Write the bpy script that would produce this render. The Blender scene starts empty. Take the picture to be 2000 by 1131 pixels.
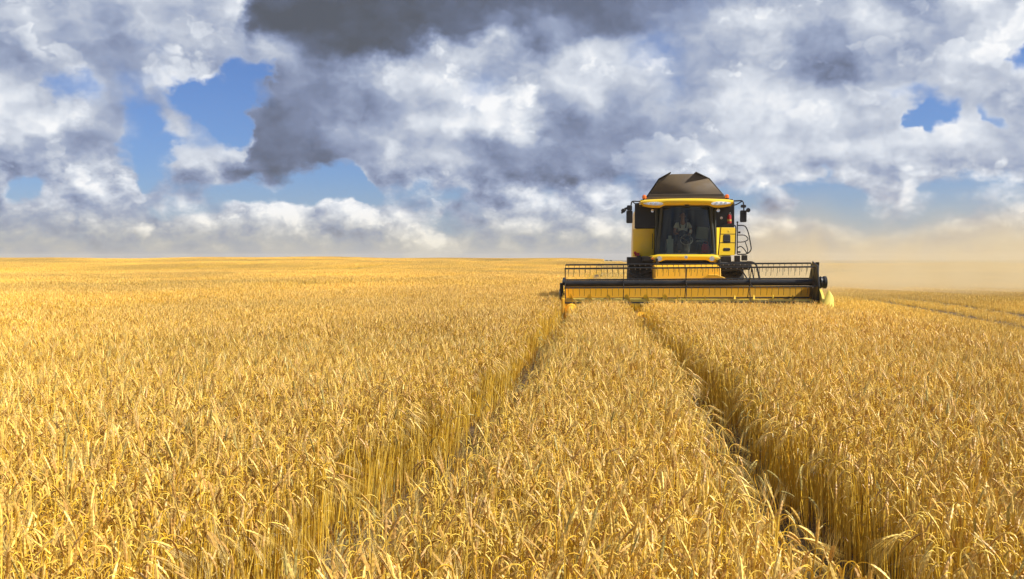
import bpy, bmesh, math, random
import numpy as np
from mathutils import Vector, Matrix, Euler

random.seed(7)
RNG = np.random.default_rng(11)
scene = bpy.context.scene
COL = scene.collection
R = math.radians

# ------------------------------------------------------------------ camera
FPX = 1944.0
YAW, PITCH, EYE = math.atan(178.0 / FPX), math.atan(62.5 / FPX), 2.1
cam_data = bpy.data.cameras.new("camera")
cam = bpy.data.objects.new("camera", cam_data)
COL.objects.link(cam)
cam.location = (0, 0, EYE)
cam.rotation_euler = (math.pi / 2 - PITCH, 0, YAW)
cam_data.sensor_width = 36.0
cam_data.lens = FPX / 2000.0 * 36.0
cam_data.clip_start = 0.05
cam_data.clip_end = 20000
scene.camera = cam

# ------------------------------------------------------------------ exposure
scene.view_settings.view_transform = 'Standard'
scene.view_settings.look = 'None'
scene.view_settings.gamma = 1.0
scene.view_settings.exposure = 0.55
scene.render.engine = 'CYCLES'
scene.cycles.max_bounces = 8
scene.cycles.diffuse_bounces = 2
scene.cycles.glossy_bounces = 3
scene.cycles.transmission_bounces = 4
scene.cycles.transparent_max_bounces = 12
scene.cycles.volume_bounces = 2
scene.cycles.use_denoising = True
scene.cycles.denoiser = 'OPENIMAGEDENOISE'
scene.cycles.denoising_input_passes = 'RGB_ALBEDO_NORMAL'
scene.cycles.use_adaptive_sampling = True
scene.cycles.adaptive_threshold = 0.015
scene.cycles.adaptive_min_samples = 24
scene.cycles.sample_clamp_indirect = 6.0

# ------------------------------------------------------------------ sun
SUN_EL, SUN_AZ = R(43), R(96)          # azimuth clockwise from +Y
TO_SUN = Vector((math.cos(SUN_EL) * math.sin(SUN_AZ), math.cos(SUN_EL) * math.cos(SUN_AZ), math.sin(SUN_EL)))
sun_data = bpy.data.lights.new("sun", 'SUN')
sun_data.energy = 5.0
sun_data.angle = R(0.5)
sun_data.color = (1.0, 0.95, 0.86)
sun = bpy.data.objects.new("sun", sun_data)
COL.objects.link(sun)
sun.rotation_euler = (-TO_SUN).to_track_quat('-Z', 'Y').to_euler()

# ------------------------------------------------------------------ sky
def lin(c):
    c = c / 255.0
    return c / 12.92 if c <= 0.04045 else ((c + 0.055) / 1.055) ** 2.4
def rgb(r, g, b):
    return (lin(r), lin(g), lin(b), 1.0)

class NT:
    """small helper round a node tree"""
    def __init__(self, tree):
        self.t = tree
        for n in list(tree.nodes):
            tree.nodes.remove(n)
    def n(self, kind, **kw):
        nd = self.t.nodes.new(kind)
        for k, v in kw.items():
            setattr(nd, k, v)
        return nd
    def put(self, sock, v):
        if isinstance(v, bpy.types.NodeSocket):
            self.t.links.new(v, sock)
        elif v is not None:
            sock.default_value = v
    def math(self, op, a, b=None, c=None, clamp=False):
        nd = self.n('ShaderNodeMath', operation=op, use_clamp=clamp)
        for s, v in zip(nd.inputs, (a, b, c)):
            self.put(s, v)
        return nd.outputs[0]
    def vmath(self, op, a, b=None, scale=None):
        nd = self.n('ShaderNodeVectorMath', operation=op)
        self.put(nd.inputs[0], a); self.put(nd.inputs[1], b)
        if scale is not None:
            self.put(nd.inputs['Scale'], scale)
        return nd.outputs[0]
    def xyz(self, x, y, z):
        nd = self.n('ShaderNodeCombineXYZ')
        for s, v in zip(nd.inputs, (x, y, z)):
            self.put(s, v)
        return nd.outputs[0]
    def noise(self, vec, scale, detail=4, rough=0.5, dist=0.0, out='Fac', kind='FBM', lac=2.0, dim='3D'):
        nd = self.n('ShaderNodeTexNoise', noise_dimensions=dim)
        nd.noise_type = kind
        self.put(nd.inputs['Vector'], vec)
        for k, v in (('Scale', scale), ('Detail', detail), ('Roughness', rough), ('Distortion', dist), ('Lacunarity', lac)):
            self.put(nd.inputs[k], v)
        return nd.outputs[out]
    def step(self, v, a, b, lo=0.0, hi=1.0, smooth=True):
        nd = self.n('ShaderNodeMapRange', interpolation_type='SMOOTHSTEP' if smooth else 'LINEAR')
        for k, x in zip(('Value', 'From Min', 'From Max', 'To Min', 'To Max'), (v, a, b, lo, hi)):
            self.put(nd.inputs[k], x)
        return nd.outputs[0]
    def mix(self, f, a, b, mode='MIX'):
        nd = self.n('ShaderNodeMix', data_type='RGBA', blend_type=mode)
        self.put(nd.inputs['Factor'], f); self.put(nd.inputs[6], a); self.put(nd.inputs[7], b)
        return nd.outputs[2]
    def fmix(self, f, a, b):
        nd = self.n('ShaderNodeMix', data_type='FLOAT')
        self.put(nd.inputs[0], f); self.put(nd.inputs[2], a); self.put(nd.inputs[3], b)
        return nd.outputs[0]
    def ramp(self, v, stops, interp='LINEAR'):
        nd = self.n('ShaderNodeValToRGB')
        cr = nd.color_ramp
        cr.interpolation = interp
        while len(cr.elements) < len(stops):
            cr.elements.new(0.5)
        for e, (p, c) in zip(cr.elements, stops):
            e.position = p; e.color = c
        self.put(nd.inputs[0], v)
        return nd.outputs[0]

world = bpy.data.worlds.new("World")
scene.world = world
world.use_nodes = True
world.cycles.sampling_method = 'MANUAL'
world.cycles.sample_map_resolution = 256
w = NT(world.node_tree)

# where the clouds of this afternoon stand: one row per elevation (deg), each a list of
# (azimuth deg from the view over the wheel tracks, cover 0..9, brightness 0..10)
def azd(p):
    return math.degrees(math.atan((p - 1000) / FPX) - YAW)
def eld(p):
    return math.degrees(math.atan((565.5 - p) / FPX) - PITCH)
SKY = [
 (0,   [(0,9,5),(100,9,5),(200,9,6),(300,9,8),(470,9,8.6),(505,9,1.2),(700,9,.4),(900,9,.9),(1100,9,2),(1250,9,3.4),(1400,9,5),(1500,9,8),(1590,9,9.5),(1640,9,5.5),(1750,9,4.2),(1820,9,5.5),(1890,9,9.3),(2000,9,7.6)]),
 (50,  [(0,9,5.4),(200,9,6.4),(300,9,7.4),(470,9,8.4),(510,9,1),(600,9,.2),(800,9,.8),(900,9,1.8),(1000,9,3),(1100,9,4),(1200,9,3.4),(1300,9,5),(1400,9,7.4),(1500,9,8.4),(1600,9,6.2),(1700,9,7.2),(1790,9,5),(1890,9,9.2),(2000,9,7)]),
 (100, [(0,9,6.6),(100,9,7.4),(200,9,6.4),(320,9,5.8),(420,9,7.2),(520,9,6.2),(600,9,2.4),(700,9,.4),(760,9,1.6),(840,9,7.4),(900,9,9),(1000,9,7.4),(1100,9,7.5),(1200,9,8.2),(1300,9,7.2),(1400,9,6.4),(1500,9,7.4),(1600,9,6),(1700,9,7.6),(1800,9,6.4),(1900,9,7),(2000,9,7.2)]),
 (150, [(0,9,6.4),(100,9,6),(200,9,5.4),(300,9,5),(400,9,6.4),(440,9,6.4),(485,3,6),(515,2,5),(545,9,4.4),(650,9,4.6),(720,9,6),(800,9,7.6),(900,9,8),(1000,9,7.4),(1090,9,8.8),(1200,9,6.8),(1300,9,6.4),(1400,9,7.4),(1480,9,9.8),(1570,9,7.4),(1620,9,5),(1660,9,5.2),(1720,9,6.8),(1850,8,7),(1930,8,8),(1975,1,7),(2000,0,7)]),
 (200, [(0,9,8.6),(60,9,8),(95,6,6),(160,5.5,6),(210,9,5.4),(260,8,6.4),(310,8,7),(350,3,7),(400,0,6),(470,1,5),(525,6,4),(560,9,3.6),(640,9,4),(700,9,5.4),(800,9,6.6),(900,9,7),(1000,9,8.4),(1050,9,9.4),(1090,9,6.4),(1200,9,5.6),(1300,9,6.2),(1400,9,8.4),(1500,9,8.2),(1600,9,8.8),(1700,9,8.4),(1745,5.5,8),(1800,4,8),(1845,7,8.6),(1900,9,8.8),(2000,8,8.8)]),
 (255, [(0,9,6.4),(60,9,8),(110,9,9.8),(150,9,6),(200,8,4.4),(245,5.5,5),(290,5,6),(340,9,8),(400,7,7),(450,1,6),(478,4,4),(500,9,3),(600,9,3),(680,9,4.6),(760,9,6.4),(850,9,7.4),(920,9,9.4),(1000,9,9),(1060,9,5),(1110,9,4.6),(1200,9,5),(1300,9,6.4),(1400,9,8.4),(1500,9,8.2),(1600,9,8.6),(1720,9,9),(1790,9,8.6),(1825,1,8),(1880,3,8),(1925,8,8.6),(1950,4,8),(2000,9,9)]),
 (300, [(0,9,7.4),(50,9,8.2),(100,9,5),(180,9,3.8),(225,4,4.4),(275,3.5,6),(335,4,7),(370,8,8.4),(410,9,9),(450,9,10),(472,9,9.2),(490,9,3),(600,9,2.8),(680,9,4),(730,9,6),(775,9,9.4),(820,9,6.4),(900,9,6.6),(980,9,4.6),(1100,9,4),(1200,9,4.4),(1300,9,5.6),(1400,9,8),(1500,9,7.4),(1600,9,8),(1700,9,8),(1800,9,9),(1870,9,8.8),(1930,9,7),(2000,9,6.4)]),
 (345, [(0,9,4.4),(90,9,4.8),(150,9,6.6),(200,9,7.6),(240,8,6.4),(290,2,5.4),(340,5,6),(390,9,7),(440,9,5.4),(480,9,4),(520,9,2.8),(570,8,3.2),(610,3,4),(690,1,5),(730,9,4.8),(800,9,5.6),(860,9,6.6),(900,7,5.6),(960,9,4),(1050,9,3.6),(1150,9,3.8),(1240,9,5),(1380,9,8.4),(1450,8,7.4),(1520,9,6.4),(1620,8,6.2),(1700,9,7),(1800,9,7),(1900,9,6.8),(2000,9,5.8)]),
 (385, [(0,7,6),(40,2,6),(90,2,6),(150,9,7.6),(200,9,9),(250,9,7),(300,7,5.6),(350,6,4.6),(400,7,4),(440,4,4.4),(500,2,7),(550,3,8),(600,4,8),(650,1,7),(700,2,6),(740,6,4.8),(800,7,6),(850,5,7),(890,4,4.8),(950,7,4.6),(1000,9,6.6),(1060,9,8),(1130,9,7),(1200,9,7),(1300,7,6),(1440,2,6),(1500,3,6.4),(1580,1,6),(1660,2,6),(1715,8,8),(1750,7,7.6),(1790,4,6),(2000,6,6.4)]),
 (415, [(0,9,6),(70,8,6.4),(130,9,9.2),(170,9,6.4),(250,8,5.4),(320,4,5.6),(380,5,7.4),(430,6,6.4),(485,9,9),(550,9,9.6),(620,9,9),(690,9,8.4),(750,7,5.6),(800,8,7.6),(860,9,9),(900,7,5),(950,5,4.8),(1000,8,6.8),(1060,8,7),(1130,7,6.4),(1200,8,7.6),(1280,6,6),(1420,4,6),(1500,6,7),(1560,4,6),(1650,3,6),(1730,6,7.6),(1800,4,6),(2000,6,6.4)]),
 (450, [(0,9,6.6),(100,9,6.4),(200,8,6.4),(300,8,7),(380,9,8.6),(450,9,7),(550,9,7.6),(700,9,7.6),(790,9,7.8),(850,8,7.4),(930,7,6.4),(1000,9,8),(1080,9,7),(1200,8,7.4),(1300,7,6.4),(1460,9,9),(1510,9,8.6),(1560,7,6.4),(1700,6,6),(2000,7,6.4)]),
 (480, [(0,9,6.2),(300,9,6),(500,9,6.2),(620,9,7.6),(700,9,6.2),(900,9,7.6),(1000,9,7),(1200,9,6.6),(1500,9,6.4),(2000,9,6.2)]),
 (503, [(0,9,5.8),(1000,9,5.8),(2000,9,5.8)]),
]
AZ0, AZ1 = azd(0), azd(2000)
tc = w.n('ShaderNodeTexCoord')
sep = w.n('ShaderNodeSeparateXYZ')
w.put(sep.inputs[0], tc.outputs['Generated'])
AZ = w.math('ARCTAN2', sep.outputs[0], sep.outputs[1])
EL = w.math('ARCSINE', sep.outputs[2])
# cloud layer seen in perspective: features shrink towards the horizon
ELW = w.math('MULTIPLY', EL, 1.3)
Q = w.xyz(AZ, ELW, 0.37)
big = w.noise(Q, 9.0, 3, 0.5, out='Color', dim='2D')
fine = w.noise(Q, 38.0, 5, 0.55, out='Color', dim='2D')
wv = w.vmath('ADD', w.vmath('SCALE', w.vmath('SUBTRACT', big, (0.5, 0.5, 0.5)), scale=0.060),
             w.vmath('SCALE', w.vmath('SUBTRACT', fine, (0.5, 0.5, 0.5)), scale=0.034))
ws = w.n('ShaderNodeSeparateXYZ'); w.put(ws.inputs[0], wv)
U0 = w.math('DIVIDE', w.math('SUBTRACT', w.math('ADD', AZ, ws.outputs[0]), R(AZ0)), R(AZ1 - AZ0))
U = w.math('PINGPONG', U0, 1.0)
damp = w.step(EL, 0.0, 0.12, 0.25, 0.8)
V = w.math('ADD', EL, w.math('MULTIPLY', ws.outputs[1], damp))
lay = None
prev = None
for (py, row) in reversed(SKY):
    stops = [((azd(p) - AZ0) / (AZ1 - AZ0), (c / 9.0, b / 10.0, 0, 1)) for p, c, b in row]
    while len(stops) > 31:
        del stops[12]
    rr = w.ramp(U, stops, 'EASE')
    e = R(eld(py))
    if lay is None:
        lay = rr
    else:
        lay = w.mix(w.step(V, prev, e), lay, rr)
    prev = e
hi = w.step(EL, R(17), R(28))
lay = w.mix(hi, lay, (0.62, 0.62, 0, 1))
ls = w.n('ShaderNodeSeparateColor'); w.put(ls.inputs[0], lay)
COVER, BRIGHT = ls.outputs[0], ls.outputs[1]
# puffs: billowing detail for the outline; a smoother height for light and shade; and heaped fronts that overlap
def puff(q):
    return w.noise(q, 6.5, 9, 0.55, 0.0, dim='2D')
def heap(q, warp=0.022):
    vo = w.n('ShaderNodeTexVoronoi', feature='SMOOTH_F1', voronoi_dimensions='2D')
    w.put(vo.inputs['Vector'], w.vmath('ADD', q, w.vmath('SCALE', fine, scale=warp)))
    for k, x in (('Scale', 11.0), ('Detail', 3.0), ('Roughness', 0.50), ('Lacunarity', 2.3), ('Smoothness', 0.30)):
        w.put(vo.inputs[k], x)
    return w.math('SUBTRACT', w.noise(q, 6.0, 7, 0.48, 0.0, dim='2D'), w.math('MULTIPLY', vo.outputs['Distance'], 0.34))
Q2 = w.xyz(w.math('MULTIPLY', AZ, 2.3), w.math('MULTIPLY', EL, 3.4), 0.11)
lowf = w.step(EL, 0.075, 0.115)
P0 = w.fmix(lowf, puff(Q2), puff(Q))
H0 = w.fmix(lowf, heap(Q2), heap(Q))
H1 = w.fmix(lowf, heap(w.vmath('ADD', Q2, (0.020, 0.034, 0.0))), heap(w.vmath('ADD', Q, (0.014, 0.022, 0.0))))
relief = w.math('SUBTRACT', H0, H1)
HM = 0.36
dens = w.math('ADD', w.math('MULTIPLY_ADD', COVER, 1.3, -0.14), w.math('ADD', w.math('MULTIPLY', w.math('SUBTRACT', P0, 0.5), 0.9), w.math('MULTIPLY', w.math('SUBTRACT', H0, HM), 0.85)))
alpha = w.step(dens, 0.24, 0.82)
soft = w.step(EL, 0.0, 0.03, 0.5, 1.0)
crisp = w.step(BRIGHT, 0.08, 0.66, 0.28, 1.0)
gain = w.math('MULTIPLY', soft, crisp)
b2 = w.math('ADD', w.math('MULTIPLY_ADD', BRIGHT, 0.94, -0.065), w.math('MULTIPLY', relief, w.math('MULTIPLY', gain, 1.0)))
b2 = w.math('ADD', b2, w.math('MULTIPLY', w.math('SUBTRACT', P0, 0.5), w.math('MULTIPLY', gain, 0.14)))
# fronts: heaps that overlap, each with a bright rounded head towards the sun and a greyer foot
def front(k, off, thr, amt, b):
    q = w.vmath('ADD', w.vmath('SCALE', Q, scale=k), off)
    f0, f1 = heap(q, 0.022 * k), heap(w.vmath('ADD', q, (0.020, 0.040, 0)), 0.022 * k)
    up = w.math('SUBTRACT', f0, f1)
    m_ = w.math('MULTIPLY', w.step(f0, thr, thr + 0.06), w.step(up, -0.03, 0.05))
    deep = w.step(f0, thr, thr + 0.20)
    lift = w.math('ADD', w.math('MULTIPLY', w.math('SUBTRACT', 1.0, deep), 0.13), w.math('MULTIPLY', up, 1.1))
    return w.math('ADD', b, w.math('MULTIPLY', lift, w.math('MULTIPLY', m_, w.math('MULTIPLY', gain, amt))))
b2 = front(0.8, (3.1, 1.7, 0), 0.35, 0.62, b2)
b2 = front(1.7, (7.4, 4.2, 0), 0.37, 0.38, b2)
b2 = w.math('ADD', b2, w.math('MULTIPLY', w.step(dens, 0.5, 0.95, 0.12, 0.0), crisp))
cloud = w.ramp(b2, [(0.0, rgb(90, 95, 106)), (0.16, rgb(106, 115, 138)), (0.32, rgb(130, 142, 171)), (0.48, rgb(158, 170, 196)),
                    (0.64, rgb(189, 197, 213)), (0.80, rgb(219, 225, 235)), (0.97, rgb(250, 251, 253))])
cloud_low = w.ramp(b2, [(0.0, rgb(110, 116, 126)), (0.45, rgb(165, 170, 178)), (0.62, rgb(184, 184, 180)), (0.8, rgb(212, 208, 196)), (0.97, rgb(244, 238, 222))])
low = w.step(EL, R(0.2), R(3.4), 1.0, 0.0)
cloud = w.mix(low, cloud, cloud_low)
nish = w.n('ShaderNodeTexSky', sky_type='NISHITA')
nish.sun_disc = False
nish.sun_elevation = SUN_EL
nish.sun_rotation = SUN_AZ
nish.altitude = 200
nish.air_density = 1.0
nish.dust_density = 0.6
nish.ozone_density = 2.0
blue = w.mix(1.0, w.vmath('SCALE', nish.outputs[0], scale=0.09), (0.62, 0.80, 1.25, 1), 'MULTIPLY')
blue = w.mix(w.step(EL, R(0), R(5), 0.55, 0.0), blue, rgb(176, 186, 196))
skycol = w.mix(alpha, blue, cloud)
bg = w.n('ShaderNodeBackground')
w.put(bg.inputs['Color'], skycol)
bg.inputs['Strength'].default_value = 0.683       # 1 / 2**exposure: the cloud colours are given as they appear
out = w.n('ShaderNodeOutputWorld')
w.put(out.inputs[0], bg.outputs[0])

# ------------------------------------------------------------------ helpers
def tag(o, label=None, cat=None, group=None, kind=None):
    for k, v in (('label', label), ('category', cat), ('group', group), ('kind', kind)):
        if v:
            o[k] = v
    return o

def new_mat(name):
    m = bpy.data.materials.new(name)
    m.use_nodes = True
    return m, NT(m.node_tree)

def paint(name, base, rough=0.4, dust=0.25, metal=0.0, spec=0.5, dustcol=(0.42, 0.32, 0.17), bump=0.0, scale=3.0):
    """painted or plastic surface with dust and small wear that stays where it is"""
    m, t = new_mat(name)
    tcn = t.n('ShaderNodeTexCoord')
    nz = t.noise(tcn.outputs['Object'], scale, 6, 0.6)
    n2 = t.noise(tcn.outputs['Object'], scale * 9, 3, 0.6)
    f = t.math('MULTIPLY', t.step(t.math('ADD', nz, t.math('MULTIPLY', n2, 0.3)), 0.5, 0.95), dust, clamp=True)
    col = t.mix(f, (*base, 1), (*dustcol, 1))
    b = t.n('ShaderNodeBsdfPrincipled')
    t.put(b.inputs['Base Color'], col)
    t.put(b.inputs['Roughness'], t.math('ADD', rough, t.math('MULTIPLY', f, 0.5), clamp=True))
    b.inputs['Metallic'].default_value = metal
    b.inputs['Specular IOR Level'].default_value = spec
    if bump:
        bp = t.n('ShaderNodeBump'); bp.inputs['Strength'].default_value = bump
        bp.inputs['Distance'].default_value = 0.02
        t.put(bp.inputs['Height'], n2); t.put(b.inputs['Normal'], bp.outputs[0])
    o = t.n('ShaderNodeOutputMaterial'); t.put(o.inputs[0], b.outputs[0])
    return m

class MB:
    """collects shapes in one mesh"""
    def __init__(self):
        self.bm = bmesh.new(); self.mi = 0
    def _done(self, geom):
        for f in geom:
            f.material_index = self.mi
    def face(self, pts):
        f = self.bm.faces.new([self.bm.verts.new(p) for p in pts]); f.material_index = self.mi
        return f
    def box(self, c, s, rot=None):
        M = Matrix.Translation(c) @ (Euler(rot).to_matrix().to_4x4() if rot else Matrix.Identity(4)) @ Matrix.Diagonal((*s, 1))
        r = bmesh.ops.create_cube(self.bm, size=1.0, matrix=M)
        self._done({f for v in r['verts'] for f in v.link_faces})
        return self
    def tube(self, path, r, seg=8, closed=False, smooth=True):
        P = [Vector(p) for p in path]
        rings = []
        n = len(P)
        ref = None
        for i, p in enumerate(P):
            a = P[(i - 1) % n] if (closed or i > 0) else p
            b = P[(i + 1) % n] if (closed or i < n - 1) else p
            d = (b - a).normalized()
            if ref is None:
                ref = d.orthogonal().normalized()
            ref = (ref - d * ref.dot(d))
            ref = ref.normalized() if ref.length > 1e-6 else d.orthogonal().normalized()
            e = d.cross(ref)
            rr = r[i] if isinstance(r, (list, tuple)) else r
            rings.append([self.bm.verts.new(p + (ref * math.cos(2 * math.pi * k / seg) + e * math.sin(2 * math.pi * k / seg)) * rr) for k in range(seg)])
        fs = []
        for i in range(n if closed else n - 1):
            A, B = rings[i], rings[(i + 1) % n]
            for k in range(seg):
                fs.append(self.bm.faces.new((A[k], A[(k + 1) % seg], B[(k + 1) % seg], B[k])))
        if not closed:
            fs.append(self.bm.faces.new(rings[0][::-1])); fs.append(self.bm.faces.new(rings[-1]))
        self._done(fs)
        return self
    def cyl(self, p0, p1, r, seg=16, r2=None):
        return self.tube([p0, p1], [r, r if r2 is None else r2], seg)
    def prism(self, poly, axis, a, b):
        """polygon in the two other axes, extruded along axis from a to b"""
        def pt(u, v, h):
            return {'x': (h, u, v), 'y': (u, h, v), 'z': (u, v, h)}[axis]
        A = [self.bm.verts.new(pt(u, v, a)) for u, v in poly]
        B = [self.bm.verts.new(pt(u, v, b)) for u, v in poly]
        n = len(poly)
        fs = [self.bm.faces.new(A), self.bm.faces.new(B[::-1])]
        for i in range(n):
            fs.append(self.bm.faces.new((A[i], B[i], B[(i + 1) % n], A[(i + 1) % n])))
        self._done(fs)
        return self
    def grid(self, rows):
        """surface through rows of points"""
        V = [[self.bm.verts.new(p) for p in row] for row in rows]
        fs = []
        for i in range(len(V) - 1):
            for j in range(len(V[0]) - 1):
                fs.append(self.bm.faces.new((V[i][j], V[i][j + 1], V[i + 1][j + 1], V[i + 1][j])))
        self._done(fs)
        return self
    def lathe(self, prof, c, axis='x', seg=32):
        """profile of (along, radius) turned round an axis through c"""
        rings = []
        for h, r in prof:
            ring = []
            for k in range(seg):
                a = 2 * math.pi * k / seg
                u, v = r * math.cos(a), r * math.sin(a)
                p = {'x': (h, u, v), 'y': (u, h, v), 'z': (u, v, h)}[axis]
                ring.append(self.bm.verts.new(Vector(c) + Vector(p)))
            rings.append(ring)
        fs = []
        for A, B in zip(rings, rings[1:]):
            for k in range(seg):
                fs.append(self.bm.faces.new((A[k], A[(k + 1) % seg], B[(k + 1) % seg], B[k])))
        fs.append(self.bm.faces.new(rings[0][::-1])); fs.append(self.bm.faces.new(rings[-1]))
        self._done(fs)
        return self
    def ball(self, c, r, s=(1, 1, 1), seg=12):
        M = Matrix.Translation(c) @ Matrix.Diagonal((*s, 1))
        q = bmesh.ops.create_uvsphere(self.bm, u_segments=seg, v_segments=max(6, seg * 2 // 3), radius=r, matrix=M)
        self._done({f for v in q['verts'] for f in v.link_faces})
        return self
    def build(self, name, mats, parent=None, bevel=0.0, solid=0.0, angle=35, label=None):
        bmesh.ops.recalc_face_normals(self.bm, faces=self.bm.faces)
        me = bpy.data.meshes.new(name)
        self.bm.to_mesh(me); self.bm.free()
        for m in (mats if isinstance(mats, (list, tuple)) else [mats]):
            me.materials.append(m)
        me.polygons.foreach_set('use_smooth', [True] * len(me.polygons))
        me.set_sharp_from_angle(angle=R(angle))
        o = bpy.data.objects.new(name, me)
        COL.objects.link(o)
        o.parent = parent
        if solid:
            md = o.modifiers.new('solid', 'SOLIDIFY'); md.thickness = solid; md.offset = 0
        if bevel:
            md = o.modifiers.new('bevel', 'BEVEL'); md.width = bevel; md.segments = 2
            md.limit_method = 'ANGLE'; md.angle_limit = R(40)
        if label:
            o['label'] = label
        return o

def arc(pts, r=0.06, n=4):
    """round the corners of a path"""
    P = [Vector(p) for p in pts]
    outp = [P[0]]
    for i in range(1, len(P) - 1):
        a, b, c = P[i - 1], P[i], P[i + 1]
        da, dc = (a - b), (c - b)
        k = min(r, da.length * 0.48, dc.length * 0.48)
        s, e = b + da.normalized() * k, b + dc.normalized() * k
        for j in range(n + 1):
            t = j / n
            outp.append(s * (1 - t) ** 2 + b * 2 * t * (1 - t) + e * t * t)
    outp.append(P[-1])
    return outp

# ------------------------------------------------------------------ terrain
def sstep(a, b, x):
    t = np.clip((x - a) / (b - a), 0, 1)
    return t * t * (3 - 2 * t)

def height(x, y):
    x = np.asarray(x, float); y = np.asarray(y, float)
    r = np.hypot(x, y)
    az = np.degrees(np.arctan2(x, np.maximum(y, 1e-3)))
    crest = 1.24 - 0.95 * sstep(-6, 4, az) + 0.16 * np.sin(az * 0.33 + 1.2) - 0.1 * np.sin(az * 0.9)
    h = -0.55 * sstep(45, 110, r) * (1 - sstep(110, 280, r)) + crest * sstep(110, 280, r)
    h = h + 0.16 * np.sin(x * 0.055 + y * 0.021 + 0.6) * sstep(25, 60, r) * (1 - sstep(220, 290, r))
    h = h + 0.10 * np.sin(y * 0.07 - x * 0.03) * sstep(35, 70, r) * (1 - sstep(220, 290, r))
    h = h + 0.36 * np.clip(1 - r / 30, 0, 1) ** 1.3          # the camera stands on a slight rise
    h = h - 5.0 * sstep(300, 520, r)
    return h

def make_ground():
    rad = np.concatenate([np.linspace(0.0, 60, 61)[1:], np.geomspace(62, 2600, 80)])
    na = 240
    az = np.linspace(-math.pi, math.pi, na, endpoint=False)
    X = rad[:, None] * np.sin(az)[None]; Y = rad[:, None] * np.cos(az)[None]
    Z = height(X, np.where(Y > 0, Y, np.abs(Y) + 1e-3))
    v = np.concatenate([[[0, 0, 0]], np.stack([X, Y, Z], -1).reshape(-1, 3)])
    faces = [(0, 1 + (k + 1) % na, 1 + k) for k in range(na)]
    for i in range(len(rad) - 1):
        a, b = 1 + i * na, 1 + (i + 1) * na
        for k in range(na):
            k2 = (k + 1) % na
            faces.append((a + k, a + k2, b + k2, b + k))
    me = bpy.data.meshes.new('ground')
    me.from_pydata(v.tolist(), [], faces)
    me.polygons.foreach_set('use_smooth', [True] * len(me.polygons))
    m, t = new_mat('dry soil with straw litter')
    g = t.n('ShaderNodeTexCoord').outputs['Object']
    n1 = t.noise(g, 3.0, 6, 0.65)
    n2 = t.noise(t.vmath('MULTIPLY', g, (60, 14, 30)), 1.0, 4, 0.6)
    col = t.mix(t.step(n1, 0.35, 0.7), (0.075, 0.048, 0.026, 1), (0.15, 0.10, 0.05, 1))
    col = t.mix(t.step(n2, 0.58, 0.70), col, (0.40, 0.28, 0.10, 1))
    b = t.n('ShaderNodeBsdfPrincipled'); t.put(b.inputs['Base Color'], col)
    b.inputs['Roughness'].default_value = 0.9
    b.inputs['Specular IOR Level'].default_value = 0.1
    bp = t.n('ShaderNodeBump'); bp.inputs['Strength'].default_value = 0.6; bp.inputs['Distance'].default_value = 0.03
    t.put(bp.inputs['Height'], n1); t.put(b.inputs['Normal'], bp.outputs[0])
    o = t.n('ShaderNodeOutputMaterial'); t.put(o.inputs[0], b.outputs[0])
    me.materials.append(m)
    ob = bpy.data.objects.new('ground', me); COL.objects.link(ob)
    tag(ob, 'dry brown soil of the grain field under the crop', 'ground', kind='structure')
make_ground()

# ------------------------------------------------------------------ straw material
def straw_mat(name, gain=1.0, transl=0.08):
    m, t = new_mat(name)
    a = t.n('ShaderNodeAttribute', attribute_name='tint')
    oi = t.n('ShaderNodeObjectInfo')
    geo = t.n('ShaderNodeNewGeometry')
    big = t.noise(t.vmath('MULTIPLY', geo.outputs['Position'], (1, 0.55, 0)), 0.05, 4, 0.6)
    wide = t.noise(t.vmath('MULTIPLY', geo.outputs['Position'], (0.5, 1.0, 0)), 0.022, 3, 0.55)
    sm = t.noise(t.vmath('MULTIPLY', geo.outputs['Position'], (1, 0.5, 0)), 0.6, 2, 0.5)
    tone = t.math('ADD', t.math('MULTIPLY', t.step(big, 0.3, 0.7, 0.0, 1.0), 0.36), t.math('ADD', t.math('MULTIPLY', sm, 0.14), t.math('MULTIPLY', t.step(wide, 0.36, 0.64, -0.5, 0.5), 0.26)))
    hue = t.mix(t.step(big, 0.35, 0.68), (0.97, 0.92, 0.86, 1), (1.06, 1.0, 0.74, 1))
    val = t.math('MULTIPLY', t.math('ADD', t.math('ADD', 0.70, tone), t.math('MULTIPLY', oi.outputs['Random'], 0.14)), gain)
    col = t.mix(1.0, a.outputs['Color'], hue, 'MULTIPLY')
    col = t.vmath('SCALE', col, scale=val)
    b = t.n('ShaderNodeBsdfPrincipled')
    t.put(b.inputs['Base Color'], col)
    b.inputs['Roughness'].default_value = 0.45
    b.inputs['Specular IOR Level'].default_value = 0.3
    tr = t.n('ShaderNodeBsdfTranslucent'); t.put(tr.inputs['Color'], col)
    mx = t.n('ShaderNodeMixShader'); mx.inputs[0].default_value = transl
    t.put(mx.inputs[1], b.outputs[0]); t.put(mx.inputs[2], tr.outputs[0])
    o = t.n('ShaderNodeOutputMaterial'); t.put(o.inputs[0], mx.outputs[0])
    return m
STRAW = straw_mat('ripe barley straw', 1.12)

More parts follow.
